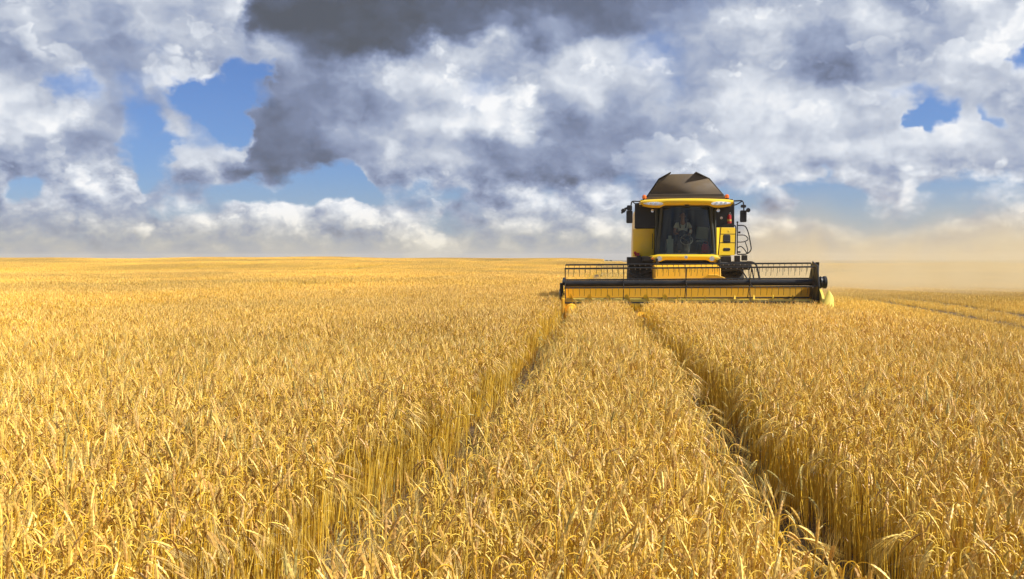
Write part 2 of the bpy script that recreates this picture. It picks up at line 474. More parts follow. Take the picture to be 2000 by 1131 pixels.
class Plants:
    """vertex, face and colour lists of a tuft of stalks"""
    def __init__(self):
        self.v, self.f, self.c = [], [], []
    def strip(self, pts, wid, side, col):
        """flat strip along pts"""
        b = len(self.v)
        for i, p in enumerate(pts):
            s = side * (wid[i] if hasattr(wid, '__len__') else wid) * 0.5
            self.v += [p - s, p + s]; self.c += [col, col]
        for i in range(len(pts) - 1):
            k = b + 2 * i
            self.f.append((k, k + 1, k + 3, k + 2))
    def spike(self, p, d, L, wid, side, col):
        b = len(self.v)
        self.v += [p - side * wid * .5, p + side * wid * .5, p + d * L]
        self.c += [col] * 3
        self.f.append((b, b + 1, b + 2))
    def tube(self, pts, rad, seg, cols, flat=1.0, side=None):
        b = len(self.v)
        n = len(pts)
        for i in range(n):
            d = pts[min(i + 1, n - 1)] - pts[max(i - 1, 0)]
            d = d / (np.linalg.norm(d) + 1e-9)
            s = side - d * np.dot(side, d); s = s / (np.linalg.norm(s) + 1e-9)
            e = np.cross(d, s)
            for k in range(seg):
                a = 2 * math.pi * k / seg
                self.v.append(pts[i] + (s * math.cos(a) + e * math.sin(a) * flat) * rad[i])
                self.c.append(cols[i])
        for i in range(n - 1):
            for k in range(seg):
                k2 = (k + 1) % seg
                self.f.append((b + i * seg + k, b + i * seg + k2, b + (i + 1) * seg + k2, b + (i + 1) * seg + k))

GOLD = np.array([(0.86, 0.57, 0.06), (0.90, 0.66, 0.13), (0.78, 0.47, 0.04), (0.86, 0.60, 0.10)])
EARC = np.array([(0.80, 0.52, 0.11), (0.70, 0.42, 0.10), (0.86, 0.62, 0.17), (0.60, 0.35, 0.10)])
AWNC = np.array([(0.88, 0.66, 0.22), (0.84, 0.59, 0.14), (0.92, 0.74, 0.32)])
LEAFC = np.array([(0.86, 0.64, 0.24), (0.90, 0.76, 0.42), (0.74, 0.50, 0.12), (0.58, 0.37, 0.10)])
GREENC = np.array([(0.25, 0.27, 0.10), (0.34, 0.33, 0.12), (0.20, 0.25, 0.13)])

def stalk(P, g, bx, by, H, lod, nod=None, phi=None, lean=None, green=False, awns=1.0):
    """one barley plant: stem, bent neck, ear with awns, dry leaves"""
    phi = g.uniform(0, 2 * math.pi) if phi is None else phi
    lean = abs(g.normal(0.0, 0.05)) if lean is None else lean
    nod = (np.clip(g.normal(2.85, 0.22), 1.9, 3.12) if g.random() < .78 else g.uniform(0.1, 1.0)) if nod is None else nod
    dirv = np.array([math.cos(phi), math.sin(phi), 0.0]); up = np.array([0, 0, 1.0])
    side = np.array([-math.sin(phi), math.cos(phi), 0.0])
    stemc = GOLD[g.integers(4)] * g.uniform(0.85, 1.1)
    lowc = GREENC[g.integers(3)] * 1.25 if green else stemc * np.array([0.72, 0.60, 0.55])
    nk = {0: 5, 1: 3, 2: 2}[lod]
    neck = g.uniform(0.045, 0.09)
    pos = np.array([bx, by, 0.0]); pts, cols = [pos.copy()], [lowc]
    nst = {0: 4, 1: 2, 2: 1}[lod]
    if lod == 2:
        pos = pos + (up * 0.45) * H; pts = [pos.copy()]
        L0 = H * 0.55 - neck * 0.6
    else:
        L0 = H - neck * 0.6
    for i in range(nst):
        a = lean * (0.4 + 0.6 * (i + 1) / nst)
        pos = pos + (dirv * math.sin(a) + up * math.cos(a)) * (L0 / nst)
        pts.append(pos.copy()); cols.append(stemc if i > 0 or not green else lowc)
    a1 = lean + (nod - lean) * 0.8
    for i in range(nk):
        a = lean + (a1 - lean) * ((i + 0.7) / nk)
        pos = pos + (dirv * math.sin(a) + up * math.cos(a)) * (neck / nk)
        pts.append(pos.copy()); cols.append(stemc)
    sw = {0: 0.0023, 1: 0.0027, 2: 0.0050}[lod]
    seg = 3 if lod < 2 else 2
    if seg == 3:
        P.tube(pts, [sw] * (len(pts) - 2) + [sw * .8, sw * .7], 3, cols, side=side)
    else:
        P.strip(pts, sw * 2, side, stemc)
    # ear
    EL_ = g.uniform(0.062, 0.090)
    nr = {0: 9, 1: 5, 2: 3}[lod]
    earc = EARC[g.integers(4)] * g.uniform(0.85, 1.12)
    if green:
        earc = np.array([0.48, 0.40, 0.13])
    epts, erad, ecol = [], [], []
    for i in range(nr):
        u = i / (nr - 1)
        a = a1 + (nod - a1) * u
        if i:
            pos = pos + (dirv * math.sin(a) + up * math.cos(a)) * (EL_ / (nr - 1))
        prof = (math.sin(math.pi * min(1, 0.12 + 0.82 * u)) ** 0.6)
        zig = (1.18 if i % 2 else 0.82) if lod == 0 else 1
        epts.append(pos.copy()); erad.append({0: 0.0063, 1: 0.0070, 2: 0.0095}[lod] * prof * zig)
        ecol.append(earc * (1.08 if i % 2 else 0.9))
    P.tube(epts, erad, 4 if lod < 2 else 3, ecol, flat=0.7, side=side)
    tang = dirv * math.sin(nod) + up * math.cos(nod)
    # awns
    na = int({0: 13, 1: 6, 2: 2}[lod] * awns)
    aw = {0: 0.0009, 1: 0.0016, 2: 0.0040}[lod]
    awc = AWNC[g.integers(3)]
    if green:
        awc = np.array([0.62, 0.52, 0.22])
    for i in range(na):
        u = (i + 0.5) / na
        k = min(int(u * (nr - 1)), nr - 1)
        ang = g.uniform(0, 2 * math.pi)
        nrm = np.cross(tang, side)
        o = side * math.cos(ang) + nrm * math.sin(ang) * 0.7
        d = tang + o * g.uniform(0.05, 0.22) * awns ** .4 + np.array([0, 0, -0.10 if nod > 1.4 else 0])
        d = d / np.linalg.norm(d)
        sd = np.cross(d, g.normal(size=3)); sd = sd / np.linalg.norm(sd)
        P.spike(epts[k] + o * erad[k] * .6, d, g.uniform(0.085, 0.135) * (1.15 - 0.35 * u) * awns ** .3, aw, sd, awc * g.uniform(0.9, 1.1))
    # leaves
    nl = {0: 2, 1: 1, 2: 0}[lod]
    for i in range(nl):
        if g.random() < 0.45:
            continue
        q = g.uniform(0.45, 0.95)
        base = pts[0] + (pts[nst] - pts[0]) * q
        ph = g.uniform(0, 2 * math.pi)
        dv = np.array([math.cos(ph), math.sin(ph), 0.0]); sv = np.array([-math.sin(ph), math.cos(ph), 0.0])
        L = g.uniform(0.06, 0.14); ns = 5 if lod == 0 else 3
        a = g.uniform(0.2, 0.8); da = g.uniform(0.3, 0.9) * (5 / ns)
        lp = [base.copy()]
        for s in range(ns):
            base = base + (dv * math.sin(a) + up * math.cos(a)) * (L / ns); a += da
            lp.append(base.copy())
        wd = g.uniform(0.003, 0.007) * (1.0 if lod == 0 else 1.3)
        P.strip(lp, [wd * x for x in ([.5, .9, 1, .85, .55, .1] if lod == 0 else [.6, 1, .8, .1])], sv, (LEAFC[g.integers(4)] if q > .62 else np.array([.40, .24, .09])) * g.uniform(0.8, 1.08))

def tuft(g, n, rad, lod, H=0.745, green=False, **kw):
    P = Plants()
    for i in range(n):
        if rad < 0.3:
            rr = rad * math.sqrt(g.random()); th = g.uniform(0, 2 * math.pi)
            x, y = rr * math.cos(th), rr * math.sin(th)
        else:
            x, y = g.uniform(-rad, rad, 2)
        stalk(P, g, x, y, H * float(np.clip(g.normal(1.0, 0.055), 0.8, 1.12)), lod, green=green and g.random() < .5, **kw)
    return P

def stubble_tuft(g, n, half, hgt, wid, rows=True, seg=True):
    """a patch of cut stems in drill rows with loose straw"""
    P = Plants()
    for i in range(n):
        x, y = g.uniform(-half, half, 2)
        if rows:
            x = round(x / 0.17) * 0.17 + g.normal(0, 0.014)
        h = hgt * g.uniform(0.6, 1.15)
        ph = g.uniform(0, math.pi); sd = np.array([math.cos(ph), math.sin(ph), 0])
        tip = np.array([x + g.normal(0, .02), y + g.normal(0, .02), h])
        c = (GOLD[g.integers(4)] * .6 + np.array([.62, .44, .18]) * .4) * g.uniform(0.7, 1.1)
        P.strip([np.array([x, y, -0.02]), tip], wid, sd, c)
    for i in range(n // 3):
        x, y = g.uniform(-half, half, 2); ph = g.uniform(0, 2 * math.pi); L = g.uniform(.05, .16) * (wid / 0.004) ** .5
        d = np.array([math.cos(ph), math.sin(ph), g.normal(0, .2)]); z = g.uniform(0.01, hgt * .9)
        P.strip([np.array([x, y, z]), np.array([x, y, z]) + d * L], wid * 1.1, np.array([-d[1], d[0], 0.2]), LEAFC[g.integers(3)] * g.uniform(.85, 1.1))
    return P

def scatter_object(name, lods, mat):
    """lods: list of (protos [Plants], points (n,3), rotz, tilt (n,2), scale). ONE object: its mesh holds the tufts and the
    points they grow at; geometry nodes set a tuft on each point"""
    vs, fs, cs, proto, lodv, pick, rot, scl = [], [], [], [], [], [], [], []
    base = 0; pid = 0; ids = []
    for L, (protos, pts, rots, scales) in enumerate(lods):
        mine = []
        for P in protos:
            v = np.array(P.v); n = len(v)
            vs.append(v); cs.append(np.array(P.c)); fs += [tuple(i + base for i in f) for f in P.f]
            proto.append(np.full(n, pid)); lodv.append(np.full(n, -1)); pick.append(np.zeros(n)); rot.append(np.zeros((n, 3))); scl.append(np.ones(n))
            mine.append(pid); pid += 1; base += n
        ids.append(mine)
    for L, (protos, pts, rots, scales) in enumerate(lods):
        n = len(pts)
        vs.append(pts); cs.append(np.ones((n, 3))); proto.append(np.full(n, -1)); lodv.append(np.full(n, L))
        pick.append(RNG.integers(0, len(protos), n)); rot.append(rots); scl.append(scales); base += n
    V = np.concatenate(vs)
    me = bpy.data.meshes.new(name)
    me.from_pydata(V.tolist(), [], fs)
    me.materials.append(mat)
    def attr(nm, typ, arr, key):
        a = me.attributes.new(nm, typ, 'POINT'); a.data.foreach_set(key, np.ascontiguousarray(arr).ravel())
    C = np.concatenate(cs); C = np.concatenate([C, np.ones((len(C), 1))], 1)
    attr('tint', 'FLOAT_COLOR', C.astype(np.float32), 'color')
    attr('proto', 'INT', np.concatenate(proto).astype(np.int32), 'value')
    attr('lod', 'INT', np.concatenate(lodv).astype(np.int32), 'value')
    attr('pick', 'INT', np.concatenate(pick).astype(np.int32), 'value')
    attr('rot', 'FLOAT_VECTOR', np.concatenate(rot).astype(np.float32), 'vector')
    attr('scl', 'FLOAT', np.concatenate(scl).astype(np.float32), 'value')
    ob = bpy.data.objects.new(name, me); COL.objects.link(ob)
    ng = bpy.data.node_groups.new(name + '_growth', 'GeometryNodeTree')
    ng.interface.new_socket('Geometry', in_out='INPUT', socket_type='NodeSocketGeometry')
    ng.interface.new_socket('Geometry', in_out='OUTPUT', socket_type='NodeSocketGeometry')
    N = ng.nodes.new; Lk = ng.links.new
    gi, go = N('NodeGroupInput'), N('NodeGroupOutput')
    def named(nm, typ):
        a = N('GeometryNodeInputNamedAttribute'); a.data_type = typ; a.inputs['Name'].default_value = nm
        return a.outputs['Attribute']
    def eq(sock, k):
        c = N('FunctionNodeCompare'); c.data_type = 'INT'; c.operation = 'EQUAL'
        ins = [i for i in c.inputs if i.type == 'INT']
        Lk(sock, ins[0]); ins[1].default_value = k
        return c.outputs[0]
    jo = N('GeometryNodeJoinGeometry')
    pa, la, ka, ra, sa = named('proto', 'INT'), named('lod', 'INT'), named('pick', 'INT'), named('rot', 'FLOAT_VECTOR'), named('scl', 'FLOAT')
    er = N('FunctionNodeEulerToRotation'); Lk(ra, er.inputs[0])
    for L, mine in enumerate(ids):
        jn = N('GeometryNodeJoinGeometry')
        for k in mine:
            sg = N('GeometryNodeSeparateGeometry'); sg.domain = 'POINT'
            Lk(gi.outputs[0], sg.inputs[0]); Lk(eq(pa, k), sg.inputs[1])
            g2 = N('GeometryNodeGeometryToInstance'); Lk(sg.outputs[0], g2.inputs[0]); Lk(g2.outputs[0], jn.inputs[0])
        sp = N('GeometryNodeSeparateGeometry'); sp.domain = 'POINT'
        Lk(gi.outputs[0], sp.inputs[0]); Lk(eq(la, L), sp.inputs[1])
        ip = N('GeometryNodeInstanceOnPoints')
        Lk(sp.outputs[0], ip.inputs['Points']); Lk(jn.outputs[0], ip.inputs['Instance'])
        ip.inputs['Pick Instance'].default_value = True
        Lk(ka, ip.inputs['Instance Index']); Lk(er.outputs[0], ip.inputs['Rotation']); Lk(sa, ip.inputs['Scale'])
        Lk(ip.outputs[0], jo.inputs[0])
    Lk(jo.outputs[0], go.inputs[0])
    md = ob.modifiers.new('growth', 'NODES'); md.node_group = ng
    return ob

# field layout ------------------------------------------------------------
TRACKS = [(-0.97, 0.265), (0.95, 0.26), (-13.0, 0.3), (-14.9, 0.3), (-25.0, 0.32), (-26.9, 0.32), (-37, .35), (-39, .35), (-62, .4), (-64, .4)]
CUT_X = 6.1                                    # right of this line the field is already cut
def wob(y, k):
    return 0.05 * np.sin(y * 0.55 + k) + 0.05 * np.sin(y * 1.7 + 2 * k) + 0.03 * np.sin(y * 4.1 + k)
def track_gap(x, y):
    """distance to the nearest wheel-track edge (negative inside a track)"""
    d = np.full(np.shape(x), 9.0); s = np.zeros(np.shape(x))
    near = np.clip(1 - y / 10.0, 0, 1) ** 1.5
    for k, (tx, hw) in enumerate(TRACKS):
        q = x - tx - wob(y, k * 1.7) - (-0.60 * near if k == 0 else 0.22 * near if k == 1 else 0)
        dd = np.abs(q) - hw * (1 + 0.25 * np.sin(y * 1.3 + k) + 0.2 * np.sin(y * 3.7 + 2 * k))
        s = np.where(dd < d, np.sign(q), s); d = np.minimum(d, dd)
    return d, s
def is_cut(x, y, m=0.0):
    edge = CUT_X + 0.10 * np.sin(y * 0.7) + 0.06 * np.sin(y * 2.1)
    return (x > edge - m) | ((y > 28.75 - m) & (x > -1.15 - m) & (x < CUT_X + 1))

def in_view(x, y, m):
    a0, a1 = math.radians(azd(0)), math.radians(azd(2000))
    # wedge widened by m metres each side
    return (x > y * math.tan(a0) - m) & (x < y * math.tan(a1) + m)

def points(y0, y1, dens, m):
    xa, xb = y1 * math.tan(R(azd(0))) - m, y1 * math.tan(R(azd(2000))) + m
    n = int(dens * (xb - xa) * (y1 - y0))
    # jittered grid: even cover without clumps
    s = 1 / math.sqrt(dens)
    gx, gy = np.meshgrid(np.arange(xa, xb, s), np.arange(y0, y1, s))
    x = gx.ravel() + RNG.uniform(-.5, .5, gx.size) * s; y = gy.ravel() + RNG.uniform(-.5, .5, gx.size) * s
    k = in_view(x, y, m)
    return x[k], y[k]

def crop_lod(y0, y1, dens, m, rad, lean_edge=True):
    x, y = points(y0, y1, dens, m)
    d, s = track_gap(x, y)
    keep = (d > rad * 0.9) & ~is_cut(x, y, rad * .6)
    x, y, d, s = x[keep], y[keep], d[keep], s[keep]
    n = len(x)
    rot = np.zeros((n, 3)); rot[:, 2] = RNG.uniform(0, 2 * math.pi, n)
    tilt = RNG.normal(0, 0.05, (n, 2))
    # whole-field drift of the heads, and tufts at a track lean into it
    wx = 0.05 * np.sin(x * .35 + y * .2); wy = 0.05 * np.cos(x * .22 - y * .3)
    ex = np.where(d < 0.3, -s * (0.3 - d) * 0.35, 0) if lean_edge else 0
    ry = tilt[:, 0] + wx + ex; rx = tilt[:, 1] + wy
    for i in range(n):
        q = Euler((rx[i], ry[i], 0)).to_matrix() @ Matrix.Rotation(rot[i, 2], 3, 'Z')
        rot[i] = q.to_euler()
    sc = 1.0 + 0.05 * np.sin(x * .8 + 1) * np.cos(y * .5) + RNG.normal(0, .035, n)
    pts = np.stack([x, y, height(x, y)], 1)
    return pts, rot, sc

g0 = np.random.default_rng(3)
near = [tuft(g0, 13, 0.15, 0, green=(k == 2)) for k in range(12)]
mid = [tuft(g0, 13, 0.15, 1) for k in range(8)]
far = [tuft(g0, 260, 0.56, 2) for k in range(5)]
vfar = [tuft(g0, 420, 1.75, 2) for k in range(4)]
for P in vfar:                                  # coarser stalks where a stalk is far under a pixel
    pass
NEAR = (near, *crop_lod(0.6, 14, 54, 2.0, 0.15))
MID = (mid, *crop_lod(14, 42, 44, 3.0, 0.15))
FAR = (far, *crop_lod(42, 125, 1.15, 6.0, 0.5, False))
def vfar_lod():
    x, y = points(125, 345, 0.16, 14)
    k = ~((x > CUT_X) | ((x > -1.2) & (x < CUT_X)))
    d, s = track_gap(x, y); k &= d > 0.2
    x, y = x[k], y[k]; n = len(x)
    rot = np.zeros((n, 3)); rot[:, 2] = RNG.integers(0, 4, n) * math.pi / 2
    return np.stack([x, y, height(x, y)], 1), rot, RNG.normal(1, .03, n)
VFAR = (vfar, *vfar_lod())
def edge_lod():
    # long-awned heads that hang out over the two near wheel tracks
    pts, rots, sc = [], [], []
    for (tx, hw), k in zip(TRACKS[:2], (0, 1)):
        for sd, n in (((-1, 44), (1, 6)) if k == 0 else ((-1, 100), (1, 34))):
            y = 1.5 + 14 * RNG.random(n) ** 1.4
            near = np.clip(1 - y / 10.0, 0, 1) ** 1.5
            x = tx + wob(y, k * 1.7) + (-.60, .22)[k] * near + sd * (hw + .10 + RNG.uniform(0, .12, n))
            pts.append(np.stack([x, y, height(x, y)], 1))
            r = np.zeros((n, 3)); r[:, 2] = (0 if sd < 0 else math.pi) + RNG.normal(0, .7, n)
            rots.append(r); sc.append(RNG.normal(1.0, .05, n))
    return np.concatenate(pts), np.concatenate(rots), np.concatenate(sc)
edge = []
for k in range(6):
    P = Plants()
    for j in range(3):
        stalk(P, g0, *g0.uniform(-.05, .05, 2), .74 * g0.uniform(.9, 1.05), 0, nod=g0.uniform(1.9, 2.6), phi=g0.normal(0, .4), lean=g0.uniform(.1, .3), awns=2.1)
    edge.append(P)
def track_lod():
    # thin broken and late green stalks left standing in the two near wheel tracks
    pts, rots, sc = [], [], []
    for (tx, hw), k in zip(TRACKS[:2], (0, 1)):
        n = (110, 170)[k]
        y = 1.2 + 27 * RNG.random(n) ** 1.5
        x = tx + wob(y, k * 1.7) + RNG.uniform(-hw, hw, n) + (-.60, .22)[k] * np.clip(1 - y / 10.0, 0, 1) ** 1.5
        pts.append(np.stack([x, y, height(x, y)], 1))
        r = RNG.normal(0, .25, (n, 3)); r[:, 2] = RNG.uniform(0, 6.28, n); rots.append(r); sc.append(RNG.uniform(.6, 1.25, n))
    return np.concatenate(pts), np.concatenate(rots), np.concatenate(sc)
low = []
for k in range(6):
    P = stubble_tuft(g0, 16, 0.12, 0.16, 0.004, rows=False)
    for j in range(3):
        stalk(P, g0, *g0.uniform(-.1, .1, 2), g0.uniform(.3, .55), 0, green=True)
    low.append(P)
crop = scatter_object('barley_crop', [NEAR, MID, FAR, VFAR, (low, *track_lod()), (edge, *edge_lod())], STRAW)
tag(crop, 'ripe golden barley standing uncut across the whole field', 'barley', kind='stuff')

def stub_lod(y0, y1, dens, m, half):
    x, y = points(y0, y1, dens, m)
    k = is_cut(x, y, -half * 0.8)
    x, y = x[k], y[k]; n = len(x)
    # wheel marks of the last pass stay bare
    bare = np.zeros(n, bool)
    for bx in (12.2, 14.4, 19.6, 21.8, 27.5, 35.0):
        bare |= np.abs(x - bx - 0.1 * np.sin(y * .2)) < (0.42 if half < .4 else .3)
    x, y = x[~bare], y[~bare]; n = len(x)
    rot = np.zeros((n, 3)); rot[:, 2] = RNG.integers(0, 2, n) * math.pi
    # fresh straw lies higher along the swaths
    sw = 0.5 + 0.5 * np.cos((x - 10.0) / 7.2 * 2 * math.pi)
    sc = 0.85 + 0.5 * sw ** 3 + RNG.normal(0, .08, n)
    return np.stack([x, y, height(x, y)], 1), rot, sc
s_near = [stubble_tuft(g0, 90, 0.2, 0.17, 0.005) for k in range(5)]
s_far = [stubble_tuft(g0, 420, 0.75, 0.18, 0.012) for k in range(4)]
s_vfar = [stubble_tuft(g0, 420, 2.0, 0.20, 0.03, rows=False) for k in range(3)]
stub = scatter_object('stubble', [(s_near, *stub_lod(9, 72, 7.5, 2.5, 0.2)), (s_far, *stub_lod(72, 130, 0.5, 5, .6)), (s_vfar, *stub_lod(130, 345, 0.075, 12, 1.5))], straw_mat('weathered cut straw', 1.08))
tag(stub, 'pale cut stubble and loose straw on the harvested side of the field', 'stubble', kind='stuff')

# ------------------------------------------------------------------ the combine harvester
YEL = paint('yellow harvester paint', (0.84, 0.55, 0.012), 0.36, 0.22)
YEL2 = paint('dusty yellow header paint', (0.80, 0.42, 0.008), 0.5, 0.16, scale=2.0)
PALE = paint('pale yellow plastic', (0.82, 0.66, 0.10), 0.5, 0.3)
BLACK = paint('black painted steel', (0.014, 0.015, 0.018), 0.45, 0.03, spec=0.35)
DARK = paint('dusty black steel', (0.020, 0.019, 0.018), 0.6, 0.08, spec=0.3)
NAVY = paint('black body panel', (0.012, 0.014, 0.020), 0.35, 0.03, spec=0.4)
RUBBER = paint('tyre rubber', (0.018, 0.017, 0.016), 0.85, 0.25, bump=0.3)
TANKM = paint('weathered brown tank sheet', (0.085, 0.060, 0.036), 0.7, 0.8, dustcol=(0.15, 0.105, 0.055), scale=1.6)
STEEL = paint('bare steel', (0.45, 0.44, 0.42), 0.35, 0.25, metal=0.9)
WHITE = paint('white plastic', (0.75, 0.75, 0.72), 0.45, 0.1)
ORANGE = paint('amber beacon plastic', (0.75, 0.17, 0.02), 0.25, 0.1)
REDP = paint('red paint', (0.45, 0.015, 0.018), 0.35, 0.12)
GREYF = paint('grey seat cloth', (0.09, 0.095, 0.10), 0.9, 0.1)
PALEF = paint('pale grey green cover', (0.42, 0.45, 0.38), 0.85, 0.1)
LINER = paint('dark cab lining', (0.045, 0.050, 0.040), 0.8, 0.0)
LAMP = paint('lamp reflector', (0.80, 0.80, 0.80), 0.12, 0.0, metal=0.85)

def glass_mat(name, tint, gl=0.10):
    m, t = new_mat(name)
    tr = t.n('ShaderNodeBsdfTransparent'); tr.inputs[0].default_value = (*tint, 1)
    gs = t.n('ShaderNodeBsdfGlossy'); gs.inputs['Roughness'].default_value = 0.03
    lw = t.n('ShaderNodeLayerWeight'); lw.inputs[0].default_value = 0.25
    f = t.math('ADD', t.math('MULTIPLY', lw.outputs['Fresnel'], 0.35), gl * 0.3, clamp=True)
    mx = t.n('ShaderNodeMixShader'); t.put(mx.inputs[0], f)
    t.put(mx.inputs[1], tr.outputs[0]); t.put(mx.inputs[2], gs.outputs[0])
    o = t.n('ShaderNodeOutputMaterial'); t.put(o.inputs[0], mx.outputs[0])
    return m
GLASS = glass_mat('tinted cab glass', (0.54, 0.60, 0.53), 0.10)
LENS = glass_mat('clear lamp lens', (0.95, 0.95, 0.95), 0.3)

HX, HY = 2.6, 28.0
combine = bpy.data.objects.new('combine_harvester', None); COL.objects.link(combine)
combine.location = (HX, HY, 0.0)
tag(combine, 'yellow and black combine harvester cutting towards the viewer with its wide reel lowered', 'combine harvester')
CX = -0.03                                       # middle of the cab

# --- header with its trough, auger and dividers
HL, HR = -3.70, 3.32
mb = MB()
prof = [(1.38, 1.27), (1.34, 1.27), (1.30, 0.95), (1.18, 0.55), (1.0, 0.36), (0.75, 0.30), (0.45, 0.36), (0.20, 0.42), (0.20, 0.38), (0.50, 0.27), (1.0, 0.24), (1.38, 0.30)]
mb.prism(prof, 'x', HL, HR)
mb.box((0.5 * (HL + HR), 1.41, 1.20), (HR - HL, 0.16, 0.16))
for k in range(13):
    mb.box((HL + 0.3 + k * 0.54, 1.345, 0.98), (0.03, 0.035, 0.42))
header = mb.build('header', YEL2, combine, bevel=0.008)
mb = MB()
mb.cyl((HL + .03, 0.80, 0.73), (HR - .03, 0.80, 0.73), 0.19, 24)
def flight(x0, x1, hand, n, ph):
    rows = []
    for i in range(n + 1):
        x = x0 + (x1 - x0) * i / n
        a = ph + hand * 2 * math.pi * (x - x0) / 0.54
        rows.append([(x, 0.80 + rr * math.cos(a), 0.73 + rr * math.sin(a)) for rr in (0.185, 0.25, 0.315)])
    mb.grid(rows)
flight(HL + .06, -0.75, 1, 200, 0.4)
flight(0.65, HR - .06, -1, 180, 0.9)
for k in range(10):
    a = k * 2.1; x = -0.62 + k * 0.13
    mb.cyl((x, 0.80, 0.73), (x, 0.80 + .33 * math.cos(a), 0.73 + .33 * math.sin(a)), 0.012, 6)
mb.build('auger', paint('worn yellow auger paint', (0.82, 0.58, 0.05), 0.35, 0.3), header, angle=50)
mb = MB()
mb.box((0.5 * (HL + HR), 0.17, 0.40), (HR - HL, 0.10, 0.025))
for k in range(91):
    x = HL + 0.06 + k * 0.0762
    mb.prism([(x - .018, 0.12), (x + .018, 0.12), (x + .004, 0.0), (x - .004, 0.0)], 'z', 0.39, 0.415)
mb.build('knife_bar', STEEL, header)
for nm, x in (('end_plate', HL - .03), ('end_plate', HR + .03)):
    mb = MB()
    mb.prism([(0.05, 0.32), (0.05, 0.55), (0.45, 0.95), (0.95, 1.22), (1.5, 1.27), (1.5, 0.28), (0.6, 0.24)], 'x', x - .025, x + .025)
    mb.build(nm, YEL2, header, bevel=0.006)
# crop dividers: a rounded snout on the near end, an upright fold on the far end
mb = MB()
rows = []
for i in range(11):
    u = i / 10
    wv_, hz = 0.04 + 0.25 * u ** .7, 0.05 + 0.28 * u ** .75
    rows.append([(HL + 0.20 + wv_ * math.cos(a) * .75, -0.75 + 1.0 * u, 0.37 + hz * math.sin(a) + .10 * u) for a in np.linspace(-.5, math.pi + .5, 13)])
mb.grid(rows); mb.face(rows[-1])
mb.box((HL - 0.03, 0.20, 0.74), (0.07, 0.5, 0.42))
mb.build('crop_divider', YEL2, header, bevel=0.01, label='rounded yellow snout at the unharvested end of the header')
mb = MB()
mb.prism([(-0.35, 0.35), (-0.10, 0.72), (0.15, 1.05), (0.40, 1.20), (0.75, 1.22), (0.85, 0.9), (0.6, 0.4)], 'x', HR + 0.09, HR + 0.15)
rows = []
for i in range(9):                                # leaf-shaped outer fold
    u = i / 8
    c = Vector((HR + 0.19 + 0.14 * u, -0.15 + .2 * u, 0.55 + 0.56 * u)); wl = 0.03 + 0.105 * math.sin(math.pi * min(1, .25 + .65 * u))
    rows.append([tuple(c + Vector((wl * k, 0.10 * k * k - .05 * abs(k), -0.10 * k))) for k in (-1, -.6, -.2, .2, .6, 1)])
mb.grid(rows)
mb.box((HR + 0.20, -0.12, 0.62), (0.12, 0.16, 0.16), (0, .3, 0))
mb.build('crop_divider', PALE, header, bevel=0.008, solid=0.02, label='pale yellow upright fold at the stubble end of the header')
mb = MB()
mb.box((HL - 0.09, 0.72, 1.22), (0.10, 0.22, 0.30))
mb.cyl((HL - .10, 0.55, 1.36), (HL - .10, 0.6, 0.98), 0.035, 10)
mb.cyl((HL - .14, 0.70, 1.30), (HL - .05, 0.70, 1.30), 0.07, 14)
mb.tube(arc([(HL - .1, .7, 1.3), (HL - .15, .5, 1.15), (HL - .12, .45, .95), (HL - .08, .6, .85)], .1), 0.014, 6)
mb.build('reel_motor', BLACK, header, bevel=0.008)

# --- reel
RY, RZ, RR = 0.60, 1.375, 0.575
SLOPE = 0.008
def rz(x):
    return RZ + SLOPE * x
RL, RRX = -3.68, 3.25
mb = MB()
mb.cyl((RL, RY, rz(RL)), (RRX, RY, rz(RRX)), 0.088, 24)
reel = mb.build('reel', BLACK, combine)
A0 = R(70)
for k in range(6):
    a = A0 + k * math.pi / 3
    dy, dz = RR * math.cos(a), RR * math.sin(a)
    mb = MB()
    mb.cyl((RL, RY + dy, rz(RL) + dz), (RRX, RY + dy, rz(RRX) + dz), 0.023, 10)
    n = 44
    for j in range(n):
        x = RL + 0.09 + (RRX - RL - 0.18) * j / (n - 1)
        x += 0.012 * math.sin(j * 2.7 + k)
        z = rz(x) + dz
        mb.mi = 1
        mb.box((x, RY + dy, z - 0.028), (0.022, 0.034, 0.03))
        mb.mi = 2
        mb.tube([(x, RY + dy, z - 0.035), (x + .004, RY + dy + .015, z - 0.12), (x + .008 * math.sin(j), RY + dy + .045, z - 0.235)], [0.0065, 0.006, 0.005], 5)
        mb.mi = 0
    mb.build('tine_bar', [BLACK, paint('tine clip', (0.30, 0.27, 0.22), .5, .2), DARK], reel)
for x in (RL, -2.02, -0.26, 1.52, RRX):
    mb = MB()
    mb.cyl((x - .012, RY, rz(x)), (x + .012, RY, rz(x)), 0.13, 20)
    for k in range(6):
        a = A0 + k * math.pi / 3
        c = Vector((x, RY + .5 * RR * math.cos(a), rz(x) + .5 * RR * math.sin(a)))
        mb.box(c, (0.016, RR, 0.05), (a, 0, 0))
    mb.build('reel_spider', DARK, reel, bevel=0.003)
mb = MB()
hexp = [(RY + 0.66 * math.cos(A0 + k * math.pi / 3 + .0), rz(3.3) + 0.63 * math.sin(A0 + k * math.pi / 3)) for k in range(6)]
hexp = [(y + 0.0, z) for y, z in hexp]
mb.prism(hexp, 'x', RRX + 0.035, RRX + 0.075)
mb.prism([(RY + .05, rz(3.3) - .1), (RY + .05, rz(3.3) + .1), (RY - .0, rz(3.3) + .57), (RY - .2, rz(3.3) + .57), (RY - .12, rz(3.3)), (RY - .22, rz(3.3) - .5), (RY + .02, rz(3.3) - .5)], 'x', RRX + 0.078, RRX + 0.15)
mb.build('end_shield', BLACK, reel, bevel=0.008)
mb = MB()
